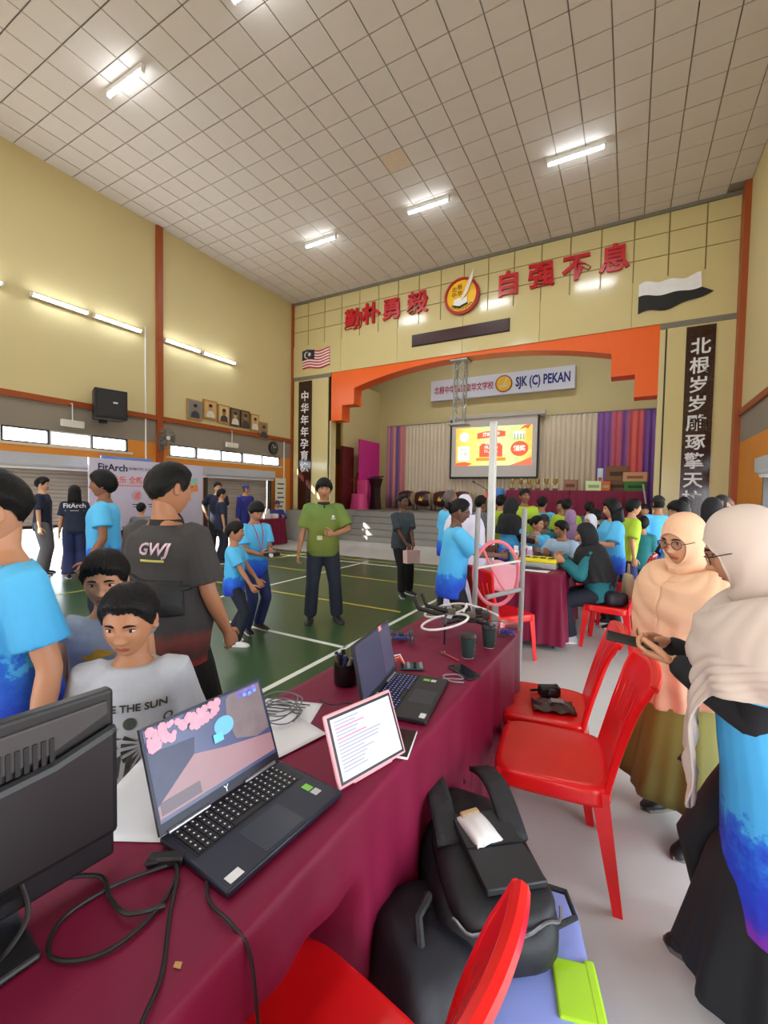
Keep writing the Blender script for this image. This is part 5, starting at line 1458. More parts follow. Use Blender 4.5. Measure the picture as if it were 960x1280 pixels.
# ------------------------------------------------------------------ second table things
def bottle(x, y, c_, label):
    t = thing('water_bottle', label, 'bottle', (x, y, TZ), 0, 'bottles on the second table')
    MB().lathe([(.034, 0), (.036, .01), (.036, .13), (.030, .15), (.02, .16)], 18).build('bottle_body', mat('bottle_%d_%d' % c_[:2], c_, .35), t); MB().lathe([(.026, .158), (.026, .19), (.02, .195)], 16).build('cap', white, t)
bottle(-1.10, 5.05, (236, 190, 200), 'pale pink bottle at the left of the second table'); bottle(-.96, 5.10, (186, 160, 214), 'lilac bottle next to the pale pink one'); bottle(-1.03, 5.22, (150, 30, 60), 'maroon bottle between the two pale ones')
kt = thing('kit_box', 'yellow-lidded kit box on the second table', 'box', (-.82, 4.92, TZ), -.05)
MB().box(-.19, .19, -.14, .14, 0, .06).build('tray', mat('tray_grey', (170, 172, 174), .4), kt, bevel=.012)
MB().box(-.19, .19, -.14, .14, .06, .10).build('lid', mat('lid_yellow', (238, 222, 30), .4), kt, bevel=.014)
for i in range(4): MB().cbox((-.12 + .08 * i, -.03, .104), (.05, .06, .008)).build('lid_dent', mat('lid_mark', (60, 70, 40), .5), kt, 0)
lt = thing('slim_laptop', 'closed grey laptop under the white paper at the front of the second table', 'laptop', (-.95, 4.78, TZ), .05)
MB().box(-.17, .17, -.11, .11, 0, .018).build('closed_shell', mat('grey_shell', (60, 60, 66), .4, .3), lt, bevel=.005); MB().box(-.17, .17, .1, .112, .004, .014).build('hinge_bar', black, lt, 0)
paper((-.80, 4.63), 1.5, .15, .24, 'white sheet at the front edge of the second table', TZ)
bg2 = thing('handbag', 'black floral handbag on the front red chair of the row', 'handbag', (-.10, 4.92, .436), .6)
fb = mat('floral_black', (34, 32, 42), .6, var=.9, vs=22)
pillow(bg2, 'bag_body', .22, .2, .14, fb, bulge=.01)
MB().tube([(-.06, 0, .12), (-.04, .0, .2), (.04, .02, .2), (.06, .0, .12)], .01, 6).build('bag_handle', fb, bg2)
bg3 = thing('tote_bag', 'cream tote bag hung on the middle red chair', 'tote bag', (.02, 5.22, .44), .2)
pillow(bg3, 'tote_body', .10, .18, .28, mat('tote_cream', (210, 196, 160), .8), bulge=.006); MB().tube([(0, -.05, .26), (0, -.02, .38), (0, .02, .38), (0, .05, .26)], .007, 6).build('tote_strap', _M['tote_cream'], bg3)
cl = MB().grid(lambda u, v: (-1.0 + .12 * (u - .5) * 2 + .02, 4.07 - .0 + .06 * u - .05 * (1 - v), .62 + .28 * v + .01 * math.sin(u * 9)), 10, 8)
o = cl.build('pink_sheet', mat('pink_sheet_paper', (244, 176, 190), .6), None, 60, solid=.004); tag(o, 'pale pink sheet draped over the red chair behind the hoop', 'sheet')

# ------------------------------------------------------------------ things on the left wall
sp = thing('wall_speaker', 'black loudspeaker mounted on the left wall by the trim', 'speaker', (XL + .32, 5.16, 2.95), -.25)
MB().prism([(-.25, -.18), (.25, -.18), (.3, .2), (-.3, .2)], lambda u, v, d: (v, u, d), -.02, .58).build('cabinet', mat('speaker_black', (24, 24, 26), .5), sp, 0, bevel=.02)
MB().box(.195, .21, -.25, .25, .03, .53).build('grille', mat('grille_dark', (34, 34, 36), .6, bump=.4, bs=200), sp, 0, bevel=.01); MB().box(.21, .214, .03, .11, .30, .33).build('badge', silver, sp, 0); MB().box(-.32, -.15, -.05, .05, .1, .2).build('bracket', black, sp, 0); MB().box(-.16, -.02, -.14, -.02, -.08, -.02).build('lower_bracket', black, sp, 0)
def fan(loc, r, label):
    t = thing('wall_fan', label, 'fan', loc); gm = mat('fan_grey', (96, 92, 88), .5)
    MB().box(-.06, .0, -.06, .06, -.28, .0).build('mount', gm, t, 0, bevel=.01); MB().lathe([(.07, 0), (.08, .06), (.05, .16)], 16, (.0, 0, 0), ax=(1, 0, 0)).build('motor', gm, t)
    for i in range(3):
        a = i * 2 * PI / 3; MB().grid(lambda u, v: (.18 + .03 * (u - .5), r * .85 * (.15 + .85 * v) * math.cos(a + (u - .5) * .9), r * .85 * (.15 + .85 * v) * math.sin(a + (u - .5) * .9)), 5, 6).build('blade', mat('fan_blade', (120, 116, 110), .4, alpha=.7), t, 60, solid=.004)
    b_ = MB()
    for q in (.3, .6, .85, 1): b_.tube([(.22 - .05 * q * q, r * q * math.cos(a), r * q * math.sin(a)) for a in [2 * PI * i / 24 for i in range(24)]], .004, 5, closed=True)
    for i in range(16):
        a = 2 * PI * i / 16; b_.tube([(.22, .03 * math.cos(a), .03 * math.sin(a)), (.18, r * math.cos(a), r * math.sin(a)), (.08, r * .7 * math.cos(a), r * .7 * math.sin(a))], .003, 4)
    b_.build('cage', gm, t)['kind'] = 'stuff'
    MB().lathe([(.05, 0), (.05, .01)], 16, (.225, 0, 0), ax=(1, 0, 0)).build('hub_badge', silver, t)
fan((XL + .13, 6.47, 2.72), .24, 'grey caged fan on the rust column of the left wall')
cw = thing('wall_clock', 'round dark clock on the grey band near the stage', 'clock', (XL + .01, 10.25, 2.88)); MB().lathe([(.19, 0), (.19, .05), (.16, .06)], 28, ax=(1, 0, 0)).build('case', black, cw); MB().lathe([(.16, .055), (.16, .062)], 28, ax=(1, 0, 0)).build('face', mat('clock_face', (70, 74, 70), .3), cw)
for a, l in ((.5, .1), (2.2, .13)): MB().tube([(.066, 0, 0), (.066, l * math.cos(a), l * math.sin(a))], .007, 5).build('hand', silver, cw)
for y, lab in ((4.58, 'white emergency light box hanging above the near left windows'), (8.55, 'white emergency light box hanging above the far left windows')):
    t = thing('exit_light', lab, 'light box', (XL + .12, y, 2.72), 0, 'hanging light boxes'); MB().box(-.04, .04, -.2, .2, 0, .13).build('light_case', mat('lightbox_white', (222, 218, 206), .4), t, 0, bevel=.01); MB().tube([(0, 0, .13), (0, 0, ZT - 2.72 - .02), (-.1, 0, ZT - 2.72 - .02)], .01, 6).build('hanger', silver, t)
fr_m = mat('frame_gold_wood', (172, 134, 84), .4)
px = [(7.68, 8.12, 3.56, 'leftmost portrait, lower than its neighbour'), (8.15, 8.58, 3.64, 'second portrait from the left, raised'), (8.61, 9.0, 3.60, 'third portrait from the left'), (9.03, 9.36, 3.58, 'middle dark portrait'), (9.40, 9.74, 3.58, 'third portrait from the right'), (9.78, 10.1, 3.54, 'second portrait from the right'), (10.12, 10.46, 3.36, 'rightmost portrait, hung lowest')]
for i, (y0, y1, z, lab) in enumerate(px):
    y0, y1 = y0 - .47, y1 - .47
    t = thing('portrait_frame', lab + ' in the row on the left wall', 'picture', (XL + .03, (y0 + y1) / 2, z), 0, 'portraits on the left wall'); h = (y1 - y0) / 2
    MB().box(-.02, .02, -h, h, -.25, .25).build('frame', fr_m if i not in (3, 4) else mat('frame_dark', (84, 62, 44), .4), t, 0)
    c_ = ((120, 130, 140), (206, 170, 110), (214, 186, 130), (110, 100, 80), (120, 104, 76), (214, 180, 124), (140, 120, 100))[i]
    MB().box(.02, .024, -h + .04, h - .04, -.2, .21).build('picture', mat('portrait_bg_%d' % i, c_, .3), t, 0)
    MB().prism(circle(0, .05, .065, 14, .085), lambda u, v, d: (d, u, v), .024, .027).build('portrait_head', mat('portrait_skin_%d' % (i % 2), ((150, 112, 90), (196, 156, 124))[i % 2], .4), t, 0)
    MB().prism([(-.13, -.2), (.13, -.2), (.11, -.08), (.04, -.03), (-.04, -.03), (-.11, -.08)], lambda u, v, d: (d, u, v), .024, .027).build('portrait_suit', mat('portrait_suit_%d' % (i % 2), ((60, 60, 72), (220, 214, 204))[i % 2], .5), t, 0)
    MB().prism(circle(0, .105, .06, 12, .045), lambda u, v, d: (d, u, v), .0265, .0285).build('portrait_hair', mat('portrait_hair_dark', (40, 32, 30), .5), t, 0)
# banner
bn = thing('banner', 'lilac printed banner stand with FitArch lettering and cartoon pictures', 'banner', (-9.3, 6.03, 0))
MB().box(-.02, .0, -1.32, 1.32, .3, 2.13).build('banner_sheet', mat('banner_lilac', (208, 204, 226), .55, var=.05, vs=1.5), bn, 0)
for q in (-1.3, 1.3): MB().tube([(-.04, q, 0), (-.04, q, 2.13)], .02, 8).build('banner_post', silver, bn)
MB().box(-.3, .2, -1.34, -1.26, 0, .03).build('banner_foot', silver, bn, 0); MB().box(-.3, .2, 1.26, 1.34, 0, .03).build('banner_foot', silver, bn, 0)
YZ = lambda y, z: frame3((.004, y, z), (0, 1, 0), (0, 0, 1))
text('banner_text', 'FitArch', .2, mat('banner_navy', (44, 40, 84), .6), YZ(-.86, 1.95), bn, .003, bold=.004)
text('banner_text', '| ROBOTIC SCHOOL', .075, _M['banner_navy'], YZ(-.22, 1.95), bn, .003)
text('banner_text', '亲手玩乐 全新体验', .16, mat('banner_coral', (232, 120, 112), .6), YZ(-.56, 1.7), bn, .003, bold=.003)
def bpoly(pts, m, d=.003): MB().prism(pts, lambda u, v, e: (e, u, v), .0005, d).build('banner_print', m, bn, 0)
cor = _M['banner_coral']
bpoly(rect(-1.1, -.1, 1.58, 1.6), cor)
for y in (-.36, .0):
    bpoly(circle(y, 1.38, .12), mat('banner_ring', (196, 180, 206), .6)); bpoly([(y - .06, 1.32), (y + .05, 1.3), (y + .07, 1.46), (y - .02, 1.44)], cor, .006)
    bpoly(rect(y - .1, y + .1, 1.18, 1.2), _M['banner_navy']); bpoly(rect(y - .08, y + .08, 1.13, 1.145), _M['banner_navy'])
bpoly([(.02, 1.82), (.1, 1.86), (.2, 1.68), (.16, 1.62)], mat('banner_boot', (90, 82, 88), .6)); bpoly([(.2, 1.66), (.2, 1.86), (.3, 1.86), (.3, 1.66)], _M['banner_boot'])
ringp = [(1.25 + .95 * math.cos(a), .72 + .95 * math.sin(a)) for a in [math.radians(95 + 85 * i / 14) for i in range(15)]]; ringi = [(1.25 + .78 * math.cos(a), .72 + .78 * math.sin(a)) for a in [math.radians(180 - 85 * i / 14) for i in range(15)]]
bpoly(ringp + ringi, mat('banner_orange', (238, 150, 90), .6), .004)
ringo = [(1.25 + 1.12 * math.cos(a), .72 + 1.12 * math.sin(a)) for a in [math.radians(95 + 85 * i / 14) for i in range(15)]]
bpoly(ringo + ringp[::-1], mat('banner_mint', (160, 206, 186), .6), .004)
bpoly([(.5, 1.2), (.68, 1.2), (.7, 1.6), (.64, 1.74), (.5, 1.6)], mat('banner_grey', (150, 146, 150), .6), .007)
bpoly(circle(.6, 1.74, .09), _M['banner_boot'], .008)
MB().box(-.2, -.17, -1.0, .1, 2.08, 2.2).build('blue_topper', mat('topper_blue', (90, 130, 190), .5), bn, 0)
# roll-up stand by the left pillar, table clutter
rs = thing('rollup_stand', 'narrow pale roll-up stand against the orange wall near the pillar', 'banner', (XL + .25, 10.35, 0))
MB().box(-.01, .01, -.22, .22, .1, 1.95).build('print_sheet', mat('standee_paper', (218, 214, 196), .6), rs, 0); MB().box(-.06, .06, -.24, .24, 0, .1).build('base_case', silver, rs, 0)
for i in range(6): MB().box(.01, .013, -.15, .15 - .03 * (i % 3), 1.75 - .14 * i, 1.79 - .14 * i).build('print_line', inkp, rs, 0)
t = thing('box_pile', 'white boxes on the small maroon table near the pillar', 'boxes', (-9.1, 9.3, TZ))
for i, (x, y, z, s_) in enumerate(((0, 0, 0, .22), (.05, .3, 0, .18), (0, .02, .14, .16))): MB().box(x - s_ / 2, x + s_ / 2, y - s_ / 2, y + s_ / 2, z, z + .13).build('carton', white, t, 0, bevel=.006)
for i in range(4):
    t = thing('table_flyer', '%s leaflet on the banner table, %s' % (('white', 'coral')[i % 2], ('at its near end', 'second from its near end', 'second from its far end', 'at its far end')[i]), 'leaflet', (-8.8 + .08 * (i % 2), 4.6 + .4 * i, TZ), .3 * i, 'leaflets before the banner')
    MB().box(-.1, .1, -.07, .07, 0, .006).build('cover', (white, _M['banner_coral'])[i % 2], t, 0)
    MB().box(-.06, .06, -.03, .03, .006, .0065).build('cover_print', _M['banner_navy'], t, 0)
ps = thing('poster_panel', 'red and white notice hung on the front of the banner table', 'poster', (-8.5, 5.6, .35)); MB().box(0, .01, -.25, .25, 0, .38).build('sheet', white, ps, 0)
MB().box(.01, .012, -.2, .2, .05, .2).build('red_block', cor, ps, 0)

# ------------------------------------------------------------------ stage things
ST = .95
le = thing('lectern', 'dark slim lectern in front of the magenta board', 'lectern', (-8.05, 13.75, ST), -.3); dkw = mat('dark_wood', (40, 22, 26), .4)
MB().prism([(-.16, 0), (.16, 0), (.1, .5), (.1, .8), (.22, 1.12), (-.22, 1.12), (-.1, .8), (-.1, .5)], lambda u, v, d: (u, d, v), -.15, .15).build('lectern_body', dkw, le, 0)
MB().obox(Matrix.Translation((0, -.02, 1.15)) @ Euler((.3, 0, 0)).to_matrix().to_4x4(), (.5, .4, .03)).build('reading_top', dkw, le, 0)
def drum(x, y, label):
    t = thing('chinese_drum', label, 'drum', (x, y, ST), 0, 'black drums on stage'); 
    for q in (-.28, .28): MB().tube([(q, -.15, 0), (q, .15, 0)], .02, 6).build('stand_foot', black, t); MB().tube([(q, 0, 0), (q, 0, .4)], .018, 6).build('stand_post', black, t)
    MB().lathe([(.24, -.28), (.29, -.1), (.29, .1), (.24, .28)], 24, (0, 0, .42), ax=(1, 0, 0)).build('barrel', mat('drum_maroon', (60, 18, 24), .35), t)
    for q in (-.285, .285): MB().lathe([(.245, -.008), (.245, .008)], 24, (q, 0, .42), ax=(1, 0, 0)).build('drum_skin', mat('drum_hide', (190, 170, 130), .6), t)
    MB().prism([(-.1, .36), (-.02, .5), (.02, .4), (.1, .5), (.04, .34)], lambda u, v, d: (u, d, v), -.302, -.296).build('gold_mark', mat('drum_gold', (220, 180, 60), .4), t, 0)
for i, (x, lab) in enumerate(((-7.2, 'leftmost drum behind the floral-blouse woman'), (-6.5, 'drum just right of the floral-blouse woman'), (-5.78, 'drum third from the left on stage'), (-5.06, 'drum nearest the bald man'))): drum(x, 14.6, 'black and gold drum, ' + lab)
def stage_chair(x, y, m, label):
    t = thing('draped_chair', label, 'chair', (x, y, ST))
    MB().grid(lambda u, v: ((.24 + .05 * v) * math.copysign(abs(math.cos(2 * PI * u)) ** .6, math.cos(2 * PI * u)), (.22 + .05 * v) * math.copysign(abs(math.sin(2 * PI * u)) ** .6, math.sin(2 * PI * u)) * (1 + .1 * math.sin(8 * PI * u) * v), .55 * (1 - v)), 40, 8, True).build('cover_skirt', m, t, 60)
    MB().box(-.22, .22, -.2, .2, .5, .56).build('cushion', m, t, bevel=.03); MB().box(-.22, .22, .16, .24, .5, 1.05).build('back_cover', m, t, bevel=.03)
stage_chair(-8.45, 12.98 + .3, mat('drape_pink', (206, 70, 130), .7), 'pink draped chair at the left side of the stage')
t = thing('red_crate', 'red crate with dark top on the pink draped chair', 'crate', (-8.66, 13.9, ST)); MB().box(-.25, .04, -.2, .2, .6, 1.2).build('crate_body', mat('crate_red', (196, 40, 24), .5), t, bevel=.02); MB().box(-.22, .02, -.16, .16, 1.2, 1.36).build('dark_bundle', blk_, t, bevel=.05)
for q in (-.22, .01): MB().box(q - .02, q + .02, -.18, .18, 0, .6).build('crate_leg', dkw, t, 0)
TS = ST + .7515
gold = mat('trophy_gold', (200, 176, 110), .25, .7)
for i in range(6):
    t = thing('trophy', 'gold trophy cup %s on the left stage table' % ('at the left end', 'second from the left', 'third from the left', 'third from the right', 'second from the right', 'at the right end')[i], 'trophy', (-3.05 + .24 * i, 13.25, TS), 0, 'trophies on stage')
    MB().lathe([(.06, 0), (.06, .06), (.02, .07), (.015, .16), (.06, .22), (.07, .33), (.064, .33), (.05, .23), (.0, .18)], 16, caps=False).build('cup', gold, t); MB().box(-.06, .06, -.06, .06, 0, .055).build('plinth', dkw, t, 0)
    for s_ in (-1, 1): MB().tube([(s_ * .06, 0, .22), (s_ * .1, 0, .26), (s_ * .065, 0, .31)], .008, 6).build('handle', gold, t)
def carton(x, y, z, w, d, h, c_, label, name='carton', rot=0, lid=True):
    t = thing(name, label, 'box', (x, y, z), rot, 'boxes on the stage table'); m_ = mat('carton_%d_%d_%d' % c_, c_, .7)
    MB().box(-w / 2, w / 2, -d / 2, d / 2, 0, h).build('carton_body', m_, t, 0, bevel=.006); MB().box(-w / 2, w / 2, -.02, .02, h, h + .002).build('tape', mat('tape_tan', (190, 160, 120), .4), t, 0)
    MB().box(-w / 3, w / 3, -d / 2 - .003, -d / 2, h * .3, h * .6).build('printed_patch', mat('carton_print_%d' % c_[0], tuple(max(0, v - 60) for v in c_), .6), t, 0)
carton(-.30, 13.35, TS + .28, .55, .35, .38, (122, 84, 52), 'brown carton raised behind the stage boxes'); carton(-.30, 13.35, TS, .55, .35, .278, (110, 78, 50), 'brown carton under the raised one on stage')
carton(.12, 13.2, TS + .25, .55, .25, .24, (196, 146, 108), 'pinkish carton at the right end of stage table', rot=-.12); carton(.12, 13.2, TS, .5, .25, .249, (60, 120, 50), 'green carton under the pinkish one')
carton(-.85, 13.2, TS, .4, .25, .26, (206, 226, 170), 'pale green gift box on the stage table'); carton(-.56, 13.15, TS, .22, .2, .25, (206, 90, 40), 'orange gift box on the stage table'); carton(-1.45, 13.3, TS + .0, .35, .25, .3, (150, 110, 84), 'tan box left of the gift boxes'); carton(-.72, 13.45, TS + .0, .14, .1, .62, (196, 206, 222), 'tall blue-white box behind the gift boxes')
bt_ = MB(); bl = thing('board_prop', 'grey board leaning at the right end of the stage table', 'board', (.36, 13.0, ST)); MB().obox(Matrix.Translation((.0, -.1, .46)) @ Euler((0, -.16, 0)).to_matrix().to_4x4(), (.03, .3, .94)).build('leaning_board', mat('board_grey', (180, 180, 184), .5), bl, 0)
MB().obox(Matrix.Translation((.018, -.1, .46)) @ Euler((0, -.16, 0)).to_matrix().to_4x4(), (.004, .28, .9)).build('board_face', white, bl, 0)
ms = thing('microphone_stand', 'black boom microphone stand near the front of the stage', 'microphone stand', (-3.75, 13.0, ST))
MB().lathe([(.14, 0), (.14, .02), (.02, .03)], 16).build('base', black, ms); MB().tube([(0, 0, .02), (0, 0, .75)], .012, 6).build('pole', black, ms); MB().tube([(.05, 0, .72), (-.35, 0, .95)], .01, 6).build('boom', black, ms); MB().lathe([(.015, 0), (.028, .08), (.02, .11)], 10, (-.35, 0, .95), ax=(-.8, 0, .4)).build('microphone', black, ms)
bb = thing('balloon', 'blue balloon behind the white pole on the stage', 'balloon', (-3.35, 12.97, ST)); MB().ball((0, 0, .62), (.17, .17, .2), 18, 12).build('balloon_skin', mat('balloon_blue', (60, 120, 190), .3), bb); MB().tube([(0, 0, 0), (0, 0, .42)], .012, 6).build('stick', white, bb); MB().lathe([(.08, 0), (.08, .03)], 12).build('weight', mat('weight_red', (190, 60, 40), .5), bb)
# door switch on the right wall
sw_ = thing('light_switch', 'small switch plate beside the right doorway', 'switch', (XR - .008, 9.4, 1.35)); MB().box(-.008, .008, -.05, .05, -.06, .06).build('plate', white, sw_, 0, bevel=.003); MB().box(-.014, -.008, -.02, .02, -.03, .03).build('rocker', white, sw_, 0)
# ------------------------------------------------------------------ the people in the hall
def fc(loc, rel):
    """heading of a figure at loc, rel degrees away from facing the camera's place (90 = towards image right)"""
    return math.degrees(math.atan2(loc[0], -loc[1])) + rel
tie = ramp_mat('blue_event_shirt', [(0, (20, 44, 168)), (.18, (24, 84, 214)), (.32, (36, 120, 226)), (.36, (74, 178, 240)), (1, (92, 194, 244))], 2, .42, 14, .75, detail=5)
tie2 = ramp_mat('blue_event_shirt_splash', [(0, (16, 34, 150)), (.30, (20, 70, 205)), (.50, (30, 110, 222)), (.54, (66, 172, 238)), (1, (84, 188, 242))], 2, .55, 20, .75, detail=6)
tie3 = ramp_mat('blue_event_tunic', [(0, (120, 40, 170)), (.08, (40, 46, 186)), (.2, (24, 66, 204)), (.3, (34, 110, 222)), (.34, (70, 174, 238)), (1, (86, 190, 242))], 2, .5, 16, .75, detail=6)
navy = mat('navy_polo_cloth', (26, 36, 62), .8, var=.08, bump=.12, bs=9)
charcoal = ramp_mat('charcoal_polo_cloth', [(0, (150, 40, 34)), (.06, (60, 34, 36)), (.2, (110, 48, 40)), (.26, (54, 51, 51)), (1, (58, 56, 56))], 2, .12, 10, .8)
greenp = ramp_mat('lime_polo_cloth', [(0, (92, 108, 38)), (.4, (116, 124, 44)), (.7, (108, 128, 54)), (1, (94, 126, 58))], 2, .4, 5, .75)
limes = mat('lime_tee_cloth', (176, 208, 52), .8, bump=.12, bs=9)
teal = mat('teal_cloth', (24, 112, 122), .75, var=.18, vs=12, bump=.12, bs=9)
greyt = mat('grey_marl_tee', (178, 182, 190), .85, var=.06, vs=80, bump=.25, bs=8)
greyv = mat('grey_vest_cloth', (142, 152, 170), .85, var=.08, vs=40, bump=.2, bs=9)
blk = mat('black_cloth', (22, 22, 25), .85, var=.15, bump=.15, bs=8)
dkn = mat('dark_navy_trouser', (28, 34, 48), .85, bump=.12, bs=8)
navyt = mat('royal_navy_trouser', (34, 46, 92), .85, bump=.12, bs=8)
greytr = mat('grey_trouser', (108, 110, 116), .85, bump=.1, bs=8)
jean = mat('denim_blue', (62, 84, 122), .85, var=.2, vs=20, bump=.1, bs=10)
royal = mat('royal_blue_overall', (34, 40, 128), .7, bump=.12, bs=8)
pale = mat('pale_blue_shirt', (176, 208, 236), .8, bump=.12, bs=9)
lav = mat('white_lavender_cloth', (222, 220, 240), .8, bump=.1, bs=7)
floral = mat('dark_floral_blouse', (60, 70, 80), .8, var=.5, vs=16, bump=.1)
creamsc = mat('cream_scarf', (206, 190, 178), .8, var=.03, vs=5, bump=.06, bs=7)
peach = mat('peach_scarf', (232, 186, 150), .8, var=.03, vs=5, bump=.06, bs=7)
blksc = mat('black_scarf', (20, 20, 24), .8, bump=.1, bs=7)
olive = ramp_mat('olive_dress_cloth', [(0, (96, 90, 34)), (.5, (116, 112, 44)), (1, (128, 122, 52))], 2, .3, 6, .7)
mauve = mat('mauve_scarf', (158, 124, 164), .8)
greysc = mat('light_grey_scarf', (206, 206, 222), .8)
T = lambda m, **k: dict(m=m, **k)

# --- close to the table, left
p = person('boy at the left edge in a bright blue splash-print shirt looking down', (-1.63, .61), fc((-1.63, .61), -72), 1.55, .222, .92, 'mid', 0, lean=4, hpitch=20, hair='fringe', hairth=.024,
           top=T(tie2, sleeve=.72, loose=.016, hem=-.3), bottom=T(dkn), hyaw=-4)
fl_ = flat([circle(0, 0, .022), circle(.03, -.012, .014), circle(-.02, .024, .013)])
for q, (c_, sc_) in enumerate((((220, 60, 90), 1), ((90, 60, 170), .7), ((240, 190, 60), .45))):
    M4 = frame3((-.075, 0, 1.14 + .012 * q), (-1, 0, 0), (0, 0, 1)) @ Matrix.Scale(sc_, 4)
    decal('chest_badge', fl_, M4, mat('badge_%d' % q, c_, .6), p.shirt.data, (0, -1, 0), p.root, .002 + .001 * q)
p = person('boy in a grey dinosaur-print vest standing behind the grey-tee boy', (-1.70, .92), fc((-1.70, .92), -12), 1.27, .205, .86, 'mid', 0, hpitch=10, hair='fringe', hairth=.016,
           top=T(greyv, sleeve=.12, loose=.02, hem=-.3), bottom=T(dkn))
dino = [(-.06, 0), (-.02, .012), (.0, .03), (.03, .028), (.035, .018), (.06, .02), (.05, .006), (.02, .0), (.024, -.02), (.012, -.02), (.006, -.004), (-.02, -.006), (-.022, -.022), (-.034, -.022), (-.034, -.004)]
decal('dinosaur_print', flat([dino]), frame3((.015, 0, .90), (-1, 0, 0), (0, 0, 1)), mat('print_mustard', (206, 160, 50), .8), p.shirt.data, (0, -1, 0), p.root)
decal('dinosaur_print', flat([[(-u * .9, v * 1.2) for u, v in dino][::-1]]), frame3((-.01, 0, .80), (-1, 0, 0), (0, 0, 1)), mat('print_blue', (52, 78, 140), .8), p.shirt.data, (0, -1, 0), p.root)
p = person('boy in a grey printed tee with a leafy sun graphic, watching the laptop', (-1.33, .80), fc((-1.33, .80), -14), 1.215, .205, .90, 'tan', 0, lean=3, hpitch=14, hair='short', hairth=.015,
           top=T(greyt, sleeve=.8, loose=.03, hem=-.32), bottom=T(blk), hyaw=-6)
ink = mat('print_olive_ink', (70, 76, 66), .85)
sd_ = p.shirt.data
FR = lambda x, z: frame3((x, 0, z), (-1, 0, 0), (0, 0, 1))
decal('tee_print', text_mesh('CHASE THE SUN', .030, .002, bold=.0008), FR(-.0, .868), ink, sd_, (0, -1, 0), p.root)
decal('tee_print', text_mesh('BORN TO', .03, .002, bold=.0008), FR(.02, .635), ink, sd_, (0, -1, 0), p.root)
decal('tee_print', text_mesh('CHASE THE', .03, .002, bold=.0008), frame3((-.108, 0, .755), (0, 0, -1), (-1, 0, 0)), ink, sd_, (0, -1, 0), p.root)
gp = [circle(.03, .06, .018)]
for a in range(0, 360, 40):
    c_, s_ = math.cos(math.radians(a)), math.sin(math.radians(a)); L_ = .05
    gp.append([(-.035 + .012 * c_ - .006 * s_, .02 + .012 * s_ + .006 * c_), (-.035 + L_ * c_, .02 + L_ * s_), (-.035 + .012 * c_ + .006 * s_, .02 + .012 * s_ - .006 * c_)])
for k_ in range(7):
    a = math.radians(150 + 34 * k_ * .5); gp.append([(.07 + .02 * math.cos(a), -.01 + .03 * math.sin(a)), (.07 + .065 * math.cos(a - .08), -.02 + .085 * math.sin(a - .08)), (.07 + .065 * math.cos(a + .08), -.02 + .085 * math.sin(a + .08))])
for k_ in range(4):
    gp.append([(-.08 + .03 * k_, -.1), (-.07 + .03 * k_, -.04), (-.055 + .03 * k_, -.03), (-.066 + .03 * k_, -.1)])
decal('tee_graphic', flat(gp), FR(.015, .762), ink, sd_, (0, -1, 0), p.root)

p = person('broad man in a charcoal polo with a black waist pouch, seen from behind', (-1.93, 1.32), fc((-1.93, 1.32), 132), 1.63, .24, 1.14, 'tan', 0, hair='short', hairth=.012, belly=.05, hyaw=-14, hpitch=10,
           top=T(charcoal, sleeve=.82, loose=.02, hem=-.26, collar=mat('dark_collar', (34, 28, 32), .8)), bottom=T(blk, loose=.022), arms={'R': (.24, .14, .82), 'L': (-.2, .26, .98)})
wp = MB(); wp.grid(lambda u, v: p.sect(.22 + .30 * v, .035 + .045 * math.sin(PI * u) * math.sin(PI * min(1, v * 1.1 + .05)))[0] + (lambda s: Vector((math.cos(PI + PI * (.18 + .64 * u)) * s[1], math.sin(PI + PI * (.18 + .64 * u)) * s[2], 0)))(p.sect(.22 + .30 * v, .035 + .045 * math.sin(PI * u) * math.sin(PI * min(1, v * 1.1 + .05)))), 24, 12)
wo = wp.build('waist_pouch', mat('pouch_black', (28, 28, 30), .65, bump=.2), p.root, 60, solid=.012)
MB().tube([p.sect(.5, .03)[0] + Vector((math.cos(a) * p.sect(.5, .03)[1], math.sin(a) * p.sect(.5, .03)[2], .03 * math.sin(2 * a))) for a in [2 * PI * i / 30 for i in range(30)]], .014, 6, closed=True).build('pouch_strap', _M['pouch_black'], p.root)
decal('back_print', text_mesh('GWJ', .075, .002, bold=.002, shear=.2), frame3((0.06, 0, 1.235), (1, 0, 0), (0, 0, 1)), mat('print_pinkwhite', (226, 196, 206), .7), p.shirt.data, (0, 1, 0), p.root, .004)
decal('back_print', flat([rect(-.06, .06, -.005, .005)]), frame3((0.06, 0, 1.185), (1, 0, 0), (0, 0, 1)), mat('print_yellow', (200, 190, 90), .7), p.shirt.data, (0, 1, 0), p.root, .004)

# --- by the banner and the left wall
p = person('young man in a blue event shirt in profile before the banner', (-4.25, 2.28), fc((-4.25, 2.28), -98), 1.66, .23, 1.0, 'brown', 1, hair='mop', hairth=.024, top=T(tie, sleeve=.62, loose=.024), bottom=T(dkn), arms={'L': (-.22, .10, .86)})
MB().lathe([(.036, -.015), (.036, .015)], 14, p.A['L'][2].lerp(p.A['L'][1], .12), ax=(p.A['L'][2] - p.A['L'][1])).build('wristwatch', blk, p.root)
p = person('woman with dark bob in a navy polo lettered on the back', (-8.15, 3.9), fc((-8.15, 3.9), 178), 1.55, None, .98, 'mid', 1, hair='bob', hairth=.02, top=T(navy, sleeve=.75, loose=.02, hem=-.12), bottom=T(navyt, loose=.03, flare=.2), fem=True)
decal('back_print', text_mesh('FitArch', .105, .002, bold=.002), frame3((0, 0, 1.22), (1, 0, 0), (0, 0, 1)), white, p.shirt.data, (0, 1, 0), p.root, .004)
